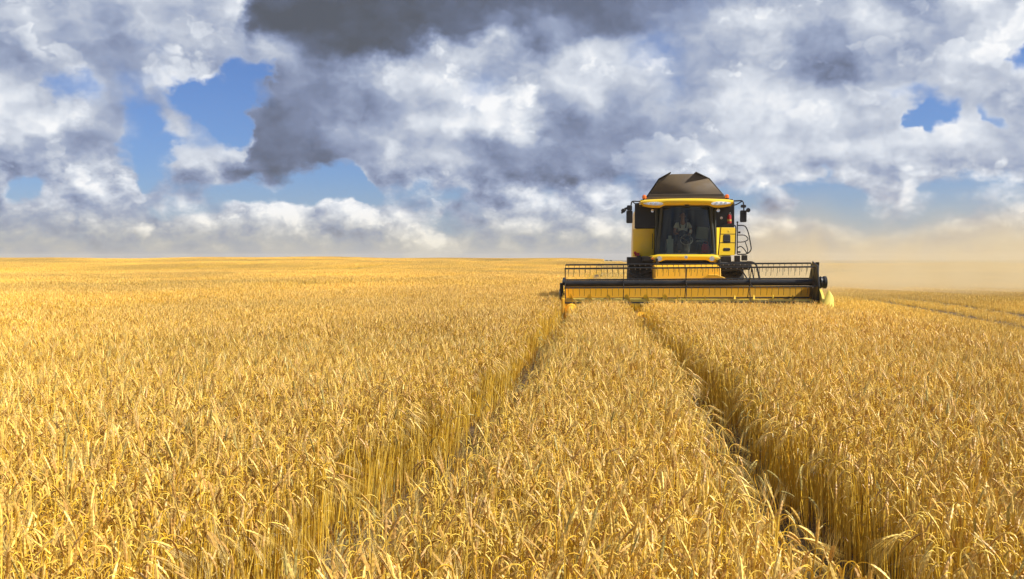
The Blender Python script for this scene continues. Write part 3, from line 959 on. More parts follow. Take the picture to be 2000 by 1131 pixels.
mb.lathe([(3.36, .05), (3.44, .05), (3.445, .15), (3.47, .175), (3.50, .155), (3.53, .155), (3.56, .178), (3.62, .175), (3.64, .15), (3.645, .06), (3.66, .05)], (0, RY, rz(3.5)), 'x', 32)
mb.build('drive_pulley', BLACK, reel)
for x in (RL - 0.05, RRX + 0.20):
    mb = MB()
    mb.tube(arc([(x, RY, rz(x)), (x, 1.1, 1.52), (x, 1.5, 1.30)], .2), 0.045, 8)
    mb.build('reel_arm', BLACK, reel)

# --- feeder house
mb = MB()
mb.prism([(1.50, 0.45), (1.50, 1.38), (1.74, 1.40), (1.84, 1.80), (3.3, 1.92), (3.9, 1.98), (3.9, 1.15), (2.4, 0.62)], 'x', -1.06, 0.86)
mb.prism([(1.47, 1.36), (1.47, 1.44), (1.72, 1.49), (1.74, 1.42)], 'x', -1.12, 1.02)
mb.prism([(0.25, 1.45), (0.45, 1.60), (0.72, 1.60), (1.08, 1.45)], 'y', 1.50, 1.78)
feeder = mb.build('feeder_house', YEL2, combine, bevel=0.015)
mb = MB()
mb.tube(arc([(1.30, 2.6, 1.9), (1.80, 2.3, 1.98), (1.92, 2.0, 1.9), (2.02, 1.9, 1.35)], .15), 0.028, 8)
mb.tube(arc([(1.20, 2.7, 1.95), (1.70, 2.5, 1.95), (1.80, 2.2, 1.86), (1.88, 2.1, 1.35)], .15), 0.022, 8)
mb.tube(arc([(1.0, 2.5, 1.7), (1.5, 2.2, 1.75), (1.62, 1.9, 1.5), (1.72, 1.8, 1.3)], .15), 0.022, 8)
mb.build('hydraulic_hose', BLACK, combine)

# --- chassis, wheels
mb = MB()
mb.box((CX, 4.2, 0.95), (2.0, 0.5, 0.5))
mb.box((CX, 5.8, 1.75), (1.7, 4.8, 0.9))
mb.box((CX, 3.55, 2.06), (2.7, 0.9, 0.16))
mb.box((-1.44, 3.75, 1.98), (0.82, 0.7, 0.27))
mb.box((1.45, 3.55, 1.92), (0.88, 0.8, 0.12))
mb.prism([(2.95, 1.86), (3.1, 1.97), (3.9, 1.98), (3.9, 1.75), (3.1, 1.72)], 'x', 0.95, 1.90)
mb.box((1.50, 3.1, 2.06), (0.16, 0.2, 0.2)); mb.box((1.73, 3.2, 2.09), (0.16, 0.2, 0.17))
mb.box((-0.95, 3.2, 1.92), (0.08, 0.5, 0.3)); mb.box((0.95, 3.2, 1.85), (0.08, 0.5, 0.35))
mb.box((CX, 8.4, 0.62), (2.0, 0.22, 0.22))
mb.build('chassis', DARK, combine, bevel=0.015)
def wheel(x, y, r, wd, nl):
    mb = MB()
    h = wd / 2
    mb.lathe([(-h * .8, r * .60), (-h * .98, r * .70), (-h, r * .86), (-h * .86, r * .955), (0, r * .97), (h * .86, r * .955), (h, r * .86), (h * .98, r * .70), (h * .8, r * .60)], (x, y, r), 'x', 48)
    for k in range(nl):
        for s in (-1, 1):
            a = 2 * math.pi * (k + (0.5 if s > 0 else 0)) / nl
            q = Matrix.Rotation(a, 3, 'X') @ Matrix.Rotation(s * 0.55, 3, 'Z')
            c = Vector((x + s * h * .48, y, r)) + Matrix.Rotation(a, 3, 'X') @ Vector((0, 0, r * .975))
            mb.box(c, (h * 1.02, 0.075, 0.085), (Matrix.Rotation(a, 3, 'X') @ Matrix.Rotation(s * 0.5, 3, 'Z')).to_euler())
    t = mb.build('tyre', RUBBER, None, bevel=0.006)
    mb = MB()
    mb.lathe([(-h * .55, r * .15), (-h * .5, r * .42), (-h * .82, r * .60), (-h * .7, r * .62), (h * .7, r * .62), (h * .82, r * .60), (h * .5, r * .42), (h * .55, r * .15)], (x, y, r), 'x', 40)
    rim = mb.build('rim', YEL, None)
    return t, rim
for x, y, r, wd, nl in ((-1.43, 4.2, .96, .80, 20), (1.38, 4.2, .96, .80, 20), (-1.2, 8.4, .62, .5, 16), (1.15, 8.4, .62, .5, 16)):
    t, rim = wheel(x, y, r, wd, nl)
    wh = bpy.data.objects.new('wheel', None); COL.objects.link(wh); wh.parent = combine
    t.parent = wh; rim.parent = wh

# --- body behind the cab
mb = MB()
mb.box((-1.26, 4.66, 2.9), (0.58, 0.6, 1.6)); mb.box((1.20, 4.66, 2.9), (0.52, 0.6, 1.6))
mb.prism([(4.95, 2.05), (4.95, 3.70), (7.6, 3.66), (8.9, 3.30), (9.6, 2.7), (9.7, 1.9), (9.0, 1.3), (7.0, 1.15), (5.4, 1.75), (4.9, 2.05)], 'x', -1.55, 1.47)
mb.build('body', YEL, combine, bevel=0.04)
mb = MB()
mb.prism([(9.62, 2.2), (10.3, 1.7), (10.4, 0.8), (9.5, 1.2)], 'x', -1.2, 1.1)
mb.build('straw_hood', DARK, combine, bevel=0.02)
# front panels of the body: black above, yellow below
mb = MB(); mb.box((-1.265, 4.30, 3.44), (0.66, 0.09, 0.82))
p = mb.build('upper_panel', NAVY, combine, bevel=0.02)
mb = MB(); mb.lathe([(-0.02, .055), (0.0, .05), (0.01, .02)], (-1.03, 4.24, 3.60), 'y', 18)
mb.build('marker_lamp', LAMP, p)
mb = MB(); mb.box((1.255, 4.28, 3.45), (0.60, 0.09, 0.84))
p = mb.build('upper_panel', NAVY, combine, bevel=0.02)
mb = MB(); mb.lathe([(-0.02, .055), (0.0, .05), (0.01, .02)], (1.04, 4.22, 3.60), 'y', 18)
mb.build('marker_lamp', LAMP, p)
mb = MB(); mb.lathe([(-0.004, .04), (0.006, .04)], (1.145, 4.227, 3.36), 'y', 18)
mb.mi = 1; mb.box((1.145, 4.219, 3.36), (0.05, 0.003, 0.012), (0, .8, 0)); mb.box((1.145, 4.2195, 3.345), (0.02, 0.003, 0.02))
mb.build('warning_sticker', [WHITE, REDP], p)

def rrect(x0, x1, z0, z1, r, n=4):
    pts = []
    for cx, cz, a0 in ((x1 - r, z1 - r, 0), (x0 + r, z1 - r, 90), (x0 + r, z0 + r, 180), (x1 - r, z0 + r, 270)):
        for k in range(n + 1):
            a = R(a0 + 90 * k / n); pts.append((cx + r * math.cos(a), cz + r * math.sin(a)))
    return pts
mb = MB()
rows = []
for i, u in enumerate(np.linspace(0, 1, 9)):
    x = -1.635 + 0.665 * u
    y = 4.29 - 0.05 * math.sin(math.pi * u) + 0.10 * (1 - u) ** 6
    rows.append([(x, y + .02 * ((z - 2.6) / .45) ** 4, z) for z in (2.135, 2.16, 2.4, 2.6, 2.8, 3.0, 3.022)])
mb.grid(rows)
sp = mb.build('side_panel', YEL, combine, solid=0.04, bevel=0.01)
mb = MB(); mb.box((-1.03, 4.20, 2.62), (0.018, 0.03, 0.5)); mb.build('panel_handle', DARK, sp, bevel=.005)
mb = MB(); mb.box((-1.52, 4.17, 2.20), (0.16, 0.10, 0.10)); mb.ball((-1.58, 4.14, 2.25), 0.05); mb.mi = 1; mb.box((-1.46, 4.15, 2.12), (0.12, .05, .10))
mb.build('tail_lamp', [REDP, DARK], sp, bevel=.01)
# right-hand service box with its two dark openings
mb = MB()
mb.prism([(x, z) for x, z in rrect(1.02, 1.575, 2.17, 3.05, .04)], 'y', 3.98, 4.26)
mb.mi = 1
mb.prism(rrect(1.175, 1.41, 2.565, 2.825, .04), 'y', 3.968, 3.985)
mb.prism(rrect(1.175, 1.41, 2.31, 2.405, .04), 'y', 3.968, 3.985)
mb.mi = 2
mb.box((1.29, 3.962, 2.62), (0.24, 0.012, 0.025))
mb.mi = 0
mb.box((1.36, 3.974, 2.94), (0.05, 0.012, 0.05)); 
bmesh.ops.rotate(mb.bm, cent=(1.02, 4.0, 2.6), matrix=Matrix.Rotation(R(24), 3, 'Z'), verts=mb.bm.verts)
bmesh.ops.scale(mb.bm, vec=(1.09, 1, 1), space=Matrix.Translation((-1.02, 0, 0)), verts=mb.bm.verts)
mb.build('service_box', [YEL, BLACK, DARK], combine, bevel=0.012)
mb = MB()
rows = []
for z in np.linspace(2.17, 3.04, 7):
    rows.append([(0.94 + 0.085 * u, 3.80 + 0.16 * u - .03 * math.sin(math.pi * u), z) for u in (0, .25, .5, .75, 1)])
mb.grid(rows)
mb.build('side_panel', YEL, combine, solid=0.03, bevel=.006)

# --- cab
mb = MB()
mb.box((CX, 4.05, 2.20), (1.78, 1.6, 0.07))                                   # floor
mb.box((CX, 4.86, 2.95), (1.78, 0.06, 1.5))                                   # rear wall
for s in (-1, 1):
    mb.tube([(CX + s * 0.86, 3.50, 2.2), (CX + s * 0.835, 3.50, 2.7), (CX + s * 0.79, 3.48, 3.2), (CX + s * 0.755, 3.46, 3.72)], [.05, .045, .045, .05], 8)
    mb.box((CX + s * 0.905, 3.66, 2.93), (0.07, 0.10, 1.52), (0, 0, s * -.25))
    mb.box((CX + s * 0.895, 4.78, 2.95), (0.08, 0.16, 1.5))
    mb.box((CX + s * 0.89, 4.2, 2.30), (0.06, 1.2, 0.18))
mb.box((CX, 4.15, 3.70), (1.8, 1.5, 0.06))
cab = mb.build('cab', LINER, combine, bevel=0.012)
rows = []
for z in np.linspace(2.20, 3.70, 9):
    v = (z - 2.2) / 1.5
    hw = 0.845 - 0.11 * v ** 1.2
    rows.append([(CX + hw * u, 3.30 + 0.19 * u * u + 0.04 * v * v, z) for u in np.linspace(-1, 1, 15)])
mb = MB(); mb.grid(rows)
mb.build('windshield', GLASS, cab)
for s in (-1, 1):
    mb = MB()
    mb.grid([[(CX + s * (.93), y, z) for y in (3.72, 4.2, 4.7)] for z in (2.4, 3.0, 3.66)])
    mb.build('side_window', GLASS, cab)
    mb = MB()                                                                  # steel strip standing in for the grey highlight along the glass edge
    pts = []
    for z in np.linspace(2.22, 3.66, 8):
        v = (z - 2.2) / 1.5
        pts.append((CX + s * (0.845 - 0.11 * v ** 1.2 + .008), 3.485 + 0.04 * v * v, z))
    mb.tube(pts, 0.016, 6)
    mb.build('edge_highlight', STEEL, cab)
mb = MB()
mb.tube(arc([(0.10, 3.31, 2.22), (0.10, 3.28, 2.26), (0.42, 3.31, 2.30)], .02), .009, 6)
mb.tube([(0.12, 3.30, 2.29), (0.62, 3.36, 2.33)], .008, 6)
mb.build('wiper', BLACK, cab)
mb = MB(); mb.box((-0.06, 4.42, 2.60), (0.50, 0.48, 0.14)); mb.box((-0.06, 4.66, 2.98), (0.48, 0.12, 0.72), (-.12, 0, 0)); mb.box((-0.06, 4.45, 2.38), (.3, .3, .32)); mb.box((-0.06, 4.70, 3.42), (.26, .09, .18))
mb.build('seat', GREYF, cab, bevel=0.04)
mb = MB(); mb.box((0.56, 4.52, 2.62), (0.36, 0.30, 0.08)); mb.box((0.58, 4.62, 2.88), (0.38, 0.10, 0.42), (-.15, .12, 0)); mb.mi = 1; mb.box((0.56, 4.55, 2.43), (.3, .24, .3))
mb.build('instructor_seat', [PALEF, LINER], cab, bevel=0.05)
mb = MB(); mb.cyl((0.02, 3.72, 2.22), (0.0, 3.86, 2.62), 0.045, 12); mb.mi = 1
mb.tube([(0.02 + .19 * math.cos(a), 3.90 + .10 * math.sin(a), 2.66 + .155 * math.sin(a)) for a in np.linspace(0, 2 * math.pi, 25)[:-1]], 0.014, 8, closed=True)
for a in (0.5, 2.6, 4.7):
    mb.cyl((0.02, 3.89, 2.65), (0.02 + .18 * math.cos(a), 3.90 + .095 * math.sin(a), 2.66 + .15 * math.sin(a)), .01, 6)
mb.build('steering_wheel', [DARK, STEEL], cab)
mb = MB()
for k in range(7):
    mb.box((0.02, 3.62 + .02 * k, 2.27 + 0.04 * k), (0.15, 0.03, 0.018))
mb.build('pedal_grille', STEEL, cab, bevel=.004)
mb = MB(); mb.box((-0.48, 4.25, 2.46), (0.20, 0.5, 0.46)); mb.box((-0.48, 4.12, 2.74), (.10, .12, .12)); mb.mi = 1; mb.cyl((-0.40, 4.05, 2.68), (-.38, 4.0, 2.84), .022, 8)
mb.build('console', [PALEF, DARK], cab, bevel=.03)
mb = MB(); mb.box((0.155, 4.02, 2.93), (0.07, 0.03, 0.11), (.3, .2, 0)); mb.cyl((.155, 4.04, 2.9), (.16, 4.15, 2.62), .012, 6)
mb.build('glint_panel', WHITE, cab, bevel=.006)  # white panel on a stem, its pale colour standing in for a bright glint

# --- cab roof with lamp pods
def roof_top(u):
    return 3.905 - 0.035 * u * u
def roof_bot(u):
    a = abs(u)
    pod = sstep(0.46, 0.60, a) * (1 - sstep(0.72, 1.0, a) * 0.75)
    return 3.715 - 0.075 * pod + 0.03 * (a > .999)
def roof_y(u):
    return 3.06 + 0.16 * u * u
rows = []
for u in np.linspace(-1, 1, 49):
    x = CX + u * 1.42; t, b, y = roof_top(u), float(roof_bot(u)), roof_y(u)
    m_ = 0.5 * (t + b)
    rows.append([(x, 4.95, t + .04), (x, 4.2, t + .05), (x, y + .30, t + .03), (x, y + .05, t + .005), (x, y, t - .03), (x, y - .012, m_ + .02), (x, y + .012, b + .06), (x, y + .05, b + .015), (x, y + .12, b), (x, 4.2, 3.745), (x, 4.95, 3.745)])
mb = MB(); mb.grid(rows); mb.face(rows[0]); mb.face(rows[-1][::-1])
roof = mb.build('cab_roof', YEL, combine, angle=60)
for s in (-1, 1):
    mb = MB()
    xc = CX + s * 1.035
    def yy(x):
        u = (x - CX) / 1.42
        return roof_y(u) - 0.016
    out_ = []
    for k in range(28):
        a = 2 * math.pi * k / 28
        du, dv = math.cos(a), math.sin(a)
        xx = xc + s * 0.305 * du
        zz = 3.765 + 0.052 * dv * (1 - .35 * du) + 0.010 * du
        out_.append((xx, zz))
    front = [mb.bm.verts.new((x, yy(x) - .012, z)) for x, z in out_]
    back = [mb.bm.verts.new((x, yy(x) + .05, z)) for x, z in out_]
    cen = mb.bm.verts.new((xc, yy(xc) - .03, 3.768))
    for k in range(28):
        k2 = (k + 1) % 28
        mb.bm.faces.new((front[k], front[k2], back[k2], back[k])); mb.bm.faces.new((front[k], front[k2], cen))
    hl = None
    mb.mi = 1
    for dx in (-.14, .0, .13):
        x = xc + dx
        mb.lathe([(-.012, .040), (-.004, .034), (0.0, .012)], (x, yy(x) - .022, 3.768), 'y', 16)
    mb.build('headlight', [paint('frosted lamp glass', (0.82, 0.84, 0.86), 0.15, 0.0, spec=.8), LAMP], roof, angle=25)
    mb = MB()
    bx = CX + s * 1.285
    mb.cyl((bx, 3.75, 3.92), (bx, 3.75, 3.96), .05, 14); mb.mi = 1
    mb.lathe([(3.96, .062), (3.99, .068), (4.05, .062), (4.075, .035), (4.08, .01)], (bx, 3.75, 0), 'z', 18)
    mb.build('beacon', [DARK, ORANGE], roof)
mb = MB(); mb.box((CX, 3.14, 3.695), (0.14, 0.10, 0.05)); mb.build('camera_housing', DARK, roof, bevel=.01)

# --- lamp bar under the windshield
rows = []
BW = 1.13
for u in np.linspace(-1, 1, 41):
    a = abs(u)
    x = -0.07 + u * BW
    top = 2.19 - 0.05 * float(sstep(.72, 1.0, a))
    bot = 2.02 - 0.065 * float(sstep(.52, .72, a)) + 0.10 * float(sstep(.84, 1.0, a))
    y = 3.02 + 0.10 * u * u
    rows.append([(x, y + .30, top), (x, y + .05, top + .004), (x, y, top - .03), (x, y - .012, .5 * (top + bot)), (x, y + .02, bot + .02), (x, y + .06, bot), (x, y + .3, bot)])
mb = MB(); mb.grid(rows); mb.face(rows[0]); mb.face(rows[-1][::-1])
bar = mb.build('lamp_bar', YEL, combine, angle=60)
for s in (-1, 1):
    x = -0.07 + s * 0.80
    mb = MB()
    mb.lathe([(-.03, .075), (-.012, .078), (-.010, .066), (.01, .03), (.012, .01)], (x, 3.065, 2.065), 'y', 20)
    mb.mi = 1; mb.lathe([(-.012, .03), (-.02, .022), (-.026, .008)], (x, 3.06, 2.065), 'y', 14)
    mb.build('work_light', [LAMP, paint('lamp bulb', (.5, .5, .45), .2, 0)], bar)
    mb = MB()
    x = -0.07 + s * 0.98
    mb.prism([(x + s * dx, z) for dx, z in ((-.075, 2.03), (-.03, 2.11), (.055, 2.09), (.08, 2.055), (.0, 2.025))], 'y', 3.085, 3.10)
    mb.build('indicator', [ORANGE if s < 0 else PALE], bar, bevel=.008)
mb = MB()
mb.lathe([(-.012, .052), (0, .05), (.006, .03)], (-0.06, 3.0, 2.11), 'y', 24)
mb.mi = 1                                          # leaf mark: three blades
for dx, h in ((-.02, .028), (0, .036), (.02, .028)):
    mb.prism([(-0.06 + dx - .006, 2.085), (-0.06 + dx * 1.5, 2.085 + h + .012), (-0.06 + dx + .006, 2.085)], 'y', 2.983, 2.989)
mb.build('emblem', [LAMP, DARK], bar)

# --- grain tank with raised flaps
mb = MB()
mb.box((0.06, 5.6, 3.87), (2.7, 2.3, 0.36))
mb.box((0.06, 4.72, 4.10), (2.42, 0.04, 0.12))
tank = mb.build('grain_tank', TANKM, combine, bevel=.01)
TY0, TY1 = 4.95, 6.75
def flap(pts, name='tank_flap'):
    mb = MB(); mb.face(pts); return mb.build(name, TANKM, tank, solid=0.025)
BLx, BRx = -1.23, 1.38; KLx, KRx = -.79, .83; TLx, TRx = -.41, .395
flap([(BLx, TY0 + .03, 4.02), (KLx, TY0 + .03, 4.66), (KLx, TY1, 4.66), (BLx, TY1, 4.02)])
flap([(KLx, TY0 + .03, 4.66), (TLx, TY0 - .03, 4.865), (TLx, TY1, 4.865), (KLx, TY1, 4.66)])
flap([(BRx, TY0 + .03, 4.02), (KRx, TY0 + .03, 4.68), (KRx, TY1, 4.68), (BRx, TY1, 4.02)])
flap([(KRx, TY0 + .03, 4.68), (TRx, TY0 - .03, 4.885), (TRx, TY1, 4.885), (KRx, TY1, 4.68)])
flap([(BLx, TY1 - .03, 4.02), (BRx, TY1 - .03, 4.02), (KRx, TY1 - .03, 4.66), (TRx, TY1 - .03, 4.80), (TLx, TY1 - .03, 4.80), (KLx, TY1 - .03, 4.64)])
def front_y(z):
    return TY0 - .05 + .06 * (z - 4.02)
flap([(x, front_y(z), z) for x, z in ((BLx + .02, 4.02), (BRx - .02, 4.02), (KRx - .015, 4.655), (TRx - .01, 4.825), (TLx + .01, 4.82), (KLx + .015, 4.64))])
mb = MB(); mb.box((0.075, TY0 - .065, 4.125), (2.40, 0.03, 0.02)); mb.build('tank_rail', STEEL, tank)
for s, kx, tx, bx in ((-1, KLx, TLx, BLx), (1, KRx, TRx, BRx)):
    mb = MB()
    mb.tube([(bx, TY0, 4.02), (kx, TY0, 4.67), (tx, TY0 - .05, 4.875)], .022, 6)
    mb.build('tank_edge', DARK, tank)

# --- mirrors
def mirror(s):
    x0 = CX + s * 1.43
    X = lambda v: v if s < 0 else v
    if s < 0:
        hx, lx, top, up, lo = -1.75, -1.985, 3.80, (3.50, 3.70), (3.165, 3.555)
        ax = -1.79
    else:
        hx, lx, top, up, lo = 1.70, 1.82, 3.86, (3.57, 3.70), (3.185, 3.55)
        ax = 1.685
    mb = MB()
    mb.tube(arc([(x0 - s * .08, 3.30, 3.84), (hx - s * .02, 3.18, 3.85), (hx, 3.17, 3.62), (hx, 3.19, 3.40)], .08), .022, 8)
    mb.tube(arc([(x0 - s * .08, 3.36, 3.72), (x0 + s * .07, 3.28, 3.72), (hx - s * .05, 3.19, 3.83)], .05), .018, 8)
    mb.box((x0 - s * .07, 3.4, 3.80), (.10, .30, .20))
    m = mb.build('side_mirror', BLACK, combine, bevel=.008)
    mb = MB()
    mb.prism(rrect(ax - .098, ax + .098, lo[0], lo[1], .035), 'y', 3.13, 3.21)
    mb.build('mirror_housing', BLACK, m, bevel=.012)
    mb = MB(); mb.prism(rrect(ax - .08, ax + .08, up[0] + .06, up[1] + .02, .03), 'y', 3.12, 3.22)
    mb.build('mirror_housing', BLACK, m, bevel=.012)
    mb = MB()
    mb.cyl((ax + s * .1, 3.17, 3.56), (lx, 3.14, 3.56), .014, 6)
    mb.lathe([(-.06, .06), (-.05, .068), (.0, .06), (.05, .03)], (lx, 3.13, 3.55), 'y', 16)
    if s < 0:
        mb.tube(arc([(-1.79, 3.17, 3.68), (-1.93, 3.15, 3.62), (-2.05, 3.14, 3.47)], .05), [.03] * 7, 8) if False else mb.tube([(-1.80, 3.17, 3.66), (-1.92, 3.15, 3.61), (-2.04, 3.14, 3.47)], [.03, .04, .025], 8)
    mb.build('work_light', BLACK, m)
mirror(-1); mirror(1)

# --- platform rail and folding ladder
mb = MB()
mb.tube(arc([(0.985, 3.62, 2.18), (1.06, 3.60, 3.10), (1.52, 3.60, 3.12), (1.50, 3.60, 2.2)], .10), .017, 8)
mb.cyl((1.03, 3.60, 2.83), (1.515, 3.60, 2.83), .012, 8)
mb.cyl((1.02, 3.60, 2.56), (1.51, 3.60, 2.56), .012, 8)
mb.tube([(1.565, 3.60, 2.20), (1.565, 3.60, 3.18)], .018, 8)
mb.ball((1.565, 3.60, 3.20), .032)
mb.build('platform_rail', BLACK, combine)
mb = MB()
mb.tube(arc([(1.57, 3.58, 3.10), (1.80, 3.52, 3.10), (1.90, 3.50, 2.85), (1.99, 3.48, 2.33), (1.85, 3.50, 2.20), (1.57, 3.58, 2.20)], .11), .018, 8)
mb.tube(arc([(1.57, 3.58, 2.80), (1.80, 3.53, 2.80), (1.91, 3.50, 2.66), (1.76, 3.53, 2.58), (1.57, 3.58, 2.58)], .08), .015, 8)
mb.tube(arc([(1.57, 3.58, 2.40), (1.66, 3.55, 2.46), (1.76, 3.53, 2.38), (1.86, 3.52, 2.22)], .10), .015, 8)
mb.tube(arc([(1.80, 3.53, 2.58), (1.88, 3.52, 2.35), (1.87, 3.52, 2.24)], .05), .014, 8)
mb.box((1.62, 3.56, 2.88), (.07, .02, .06)); mb.box((1.62, 3.56, 2.27), (.08, .05, .05))
mb.build('ladder_rail', BLACK, combine)

# --- things carried on the machine
ext = bpy.data.objects.new('fire_extinguisher', None); COL.objects.link(ext)
ext.location = (HX + 1.385, HY + 4.15, 3.18)
tag(ext, 'red fire extinguisher strapped upright to the black panel beside the cab', 'fire extinguisher')
mb = MB(); mb.lathe([(0, .05), (.01, .068), (.23, .068), (.27, .05), (.285, .02)], (0, 0, 0), 'z', 20); mb.mi = 1; mb.lathe([(.07, .0695), (.13, .0695)], (0, 0, 0), 'z', 20)
mb.build('cylinder', [REDP, paint('yellow label', (.62, .42, .10), .5, .1)], ext)
mb = MB(); mb.cyl((0, 0, .28), (0, 0, .33), .022, 10); mb.box((0.01, -.03, .335), (.03, .10, .018))
mb.build('valve', STEEL, ext, bevel=.003)
mb = MB(); mb.tube(arc([(.01, -.05, .31), (.07, -.05, .27), (.078, -.03, .1)], .04), .008, 6)
mb.build('hose', BLACK, ext)
bag = bpy.data.objects.new('bag', None); COL.objects.link(bag)
bag.location = (HX + 0.63, HY + 4.0, 2.236)
tag(bag, 'bright red bag standing on the cab floor behind the windshield', 'bag')
mb = MB()
rows = []
for i in range(9):
    u = i / 8
    r_ = 0.15 * (1 - .55 * u ** 3) * (1 + .05 * math.sin(u * 9))
    rows.append([(r_ * math.cos(a) * (1 + .10 * math.sin(3 * a + u * 5)), .8 * r_ * math.sin(a), 0.29 * u + .015 * math.sin(a * 2)) for a in np.linspace(0, 2 * math.pi, 25)])
mb.grid(rows); mb.face(rows[-1][:-1])
mb.build('sack', paint('red cloth', (0.55, 0.012, 0.03), .8, .05, bump=.3), bag, angle=80)
mb = MB(); mb.tube(arc([(-.07, 0, .27), (-.05, 0, .36), (.05, 0, .36), (.07, 0, .27)], .04), .010, 6); mb.build('handle', REDP, bag)

# ------------------------------------------------------------------ the driver
def skin_body(name, verts, edges, mat, parent, sub=2, root=0):
    me = bpy.data.meshes.new(name)
    me.from_pydata([v[:3] for v in verts], [], []) if False else me.from_pydata([v[:3] for v in verts], edges, [])
    ob = bpy.data.objects.new(name, me); COL.objects.link(ob); ob.parent = parent
    md = ob.modifiers.new('skin', 'SKIN'); md.use_smooth_shade = True
    for i, v in enumerate(verts):
        sv = me.skin_vertices[0].data[i]
        sv.radius = (v[3], v[4] if len(v) > 4 else v[3]); sv.use_root = (i == root)
    s = ob.modifiers.new('sub', 'SUBSURF'); s.levels = sub; s.render_levels = sub
    me.materials.append(mat)
    return ob
SKIN = paint('skin', (0.42, 0.20, 0.12), 0.55, 0.0)
SHIRT = paint('white cotton', (0.72, 0.73, 0.72), 0.9, 0.0)
DENIM = paint('dark blue work cloth', (0.030, 0.040, 0.060), 0.9, 0.1)
HAIR = paint('brown hair', (0.05, 0.03, 0.02), 0.7, 0.0)
person = bpy.data.objects.new('person', None); COL.objects.link(person)
person.location = (HX - 0.06, HY + 4.36, 2.68)
tag(person, 'driver in white T-shirt and dark bib overalls seated at the wheel in the cab', 'person')
# body: pelvis, spine, neck, head, arms, legs in one surface (radii in metres); front is -Y
B = [(0, 0.02, 0.06, .15, .12), (0, .03, .25, .14, .10), (0, .04, .44, .16, .10), (0, .03, .55, .06, .06), (0, .00, .64, .058, .062),
     (0, -.015, .72, .074, .092), (0, -.01, .80, .078, .094), (0, 0, .865, .045, .055),
     (-.19, .04, .48, .055), (-.27, -.02, .28, .043), (-.26, -.10, .16, .038), (-.20, -.26, .19, .028), (-.19, -.30, .19, .026),
     (.19, .04, .48, .055), (.27, -.04, .28, .043), (.25, -.14, .20, .038), (.18, -.36, .17, .028), (.17, -.40, .16, .026),
     (-.10, -.05, .03, .085), (-.13, -.40, .02, .062), (-.14, -.44, -.20, .055), (-.14, -.42, -.38, .042), (-.14, -.50, -.415, .035),
     (.10, -.05, .03, .085), (.13, -.40, .02, .062), (.14, -.44, -.20, .055), (.14, -.42, -.38, .042), (.14, -.50, -.415, .035)]
E_ = [(0, 1), (1, 2), (2, 3), (3, 4), (4, 5), (5, 6), (6, 7), (2, 8), (8, 9), (9, 10), (10, 11), (11, 12), (2, 13), (13, 14), (14, 15), (15, 16), (16, 17),
      (0, 18), (18, 19), (19, 20), (20, 21), (21, 22), (0, 23), (23, 24), (24, 25), (25, 26), (26, 27)]
# hands: palm end plus five fingers each, curled round lever and wheel rim
def fingers(B, E_, wrist, fwd, sd):
    f = Vector(fwd).normalized(); s_ = Vector(sd).normalized(); dn = Vector((0, 0, -1))
    w_ = Vector(B[wrist][:3])
    for k, (o, L) in enumerate(((-.030, .065), (-.010, .075), (.011, .07), (.030, .055))):
        a = len(B); p = w_ + s_ * o + f * .035
        B.append((*p, .009)); B.append((*(p + f * L * .5 + dn * .01), .0085)); B.append((*(p + f * L * .55 + dn * .045), .0075))
        E_ += [(wrist, a), (a, a + 1), (a + 1, a + 2)]
    a = len(B); p = w_ - s_ * .035
    B.append((*p, .011)); B.append((*(p + f * .035 - s_ * .012 + dn * .02), .009)); E_ += [(wrist, a), (a, a + 1)]
fingers(B, E_, 12, (0, -1, 0), (1, 0, 0)); fingers(B, E_, 17, (-.2, -1, 0), (1, 0, 0))
body = skin_body('body', B, E_, SKIN, person)
S = [(0, .03, .16, .165, .125), (0, .03, .28, .16, .118), (0, .04, .45, .178, .115), (0, .035, .535, .075, .07), (-.19, .04, .49, .072), (-.25, .0, .34, .068), (.19, .04, .49, .072), (.25, -.01, .34, .068)]
skin_body('shirt', S, [(0, 1), (1, 2), (2, 3), (2, 4), (4, 5), (2, 6), (6, 7)], SHIRT, body if False else person)
D = [(0, .02, .05, .185, .14), (0, .02, .20, .172, .133), (0, .005, .36, .115, .10), (-.10, -.05, .03, .105), (-.13, -.40, .025, .08), (-.14, -.445, -.20, .075), (-.14, -.43, -.36, .07),
     (.10, -.05, .03, .105), (.13, -.40, .025, .08), (.14, -.445, -.20, .075), (.14, -.43, -.36, .07)]
ov = skin_body('overalls', D, [(0, 1), (1, 2), (0, 3), (3, 4), (4, 5), (5, 6), (0, 7), (7, 8), (8, 9), (9, 10)], DENIM, person)
mb = MB()
for s in (-1, 1):
    mb.tube([(s * .085, -.105, .36), (s * .10, -.085, .46), (s * .105, .0, .565), (s * .10, .12, .52), (s * .06, .16, .3)], .021, 6)
mb.build('strap', DENIM, ov)
mb = MB(); mb.ball((0, .015, .775), .098, (.88, 1.02, 1.0), 16)
bmesh.ops.delete(mb.bm, geom=[v for v in mb.bm.verts if v.co.z < .79 and v.co.y < .02], context='VERTS')
mb.build('hair', HAIR, person)
EYEM = paint('eye', (.06, .04, .03), .2, 0)
for s in (-1, 1):
    mb = MB(); mb.ball((s * .032, -.088, .755), .012); mb.build('eye', EYEM, person)
    mb = MB(); mb.ball((s * .083, .0, .735), .028, (.35, .7, 1)); mb.build('ear', SKIN, person)
mb = MB(); mb.tube([(0, -.098, .755), (0, -.122, .715), (0, -.10, .708)], [.009, .015, .010], 8); mb.build('nose', SKIN, person)
mb = MB(); mb.tube([(-.026, -.093, .678), (0, -.101, .676), (.026, -.093, .678)], [.004, .007, .004], 6); mb.build('mouth', paint('lips', (.33, .10, .08), .5, 0), person)

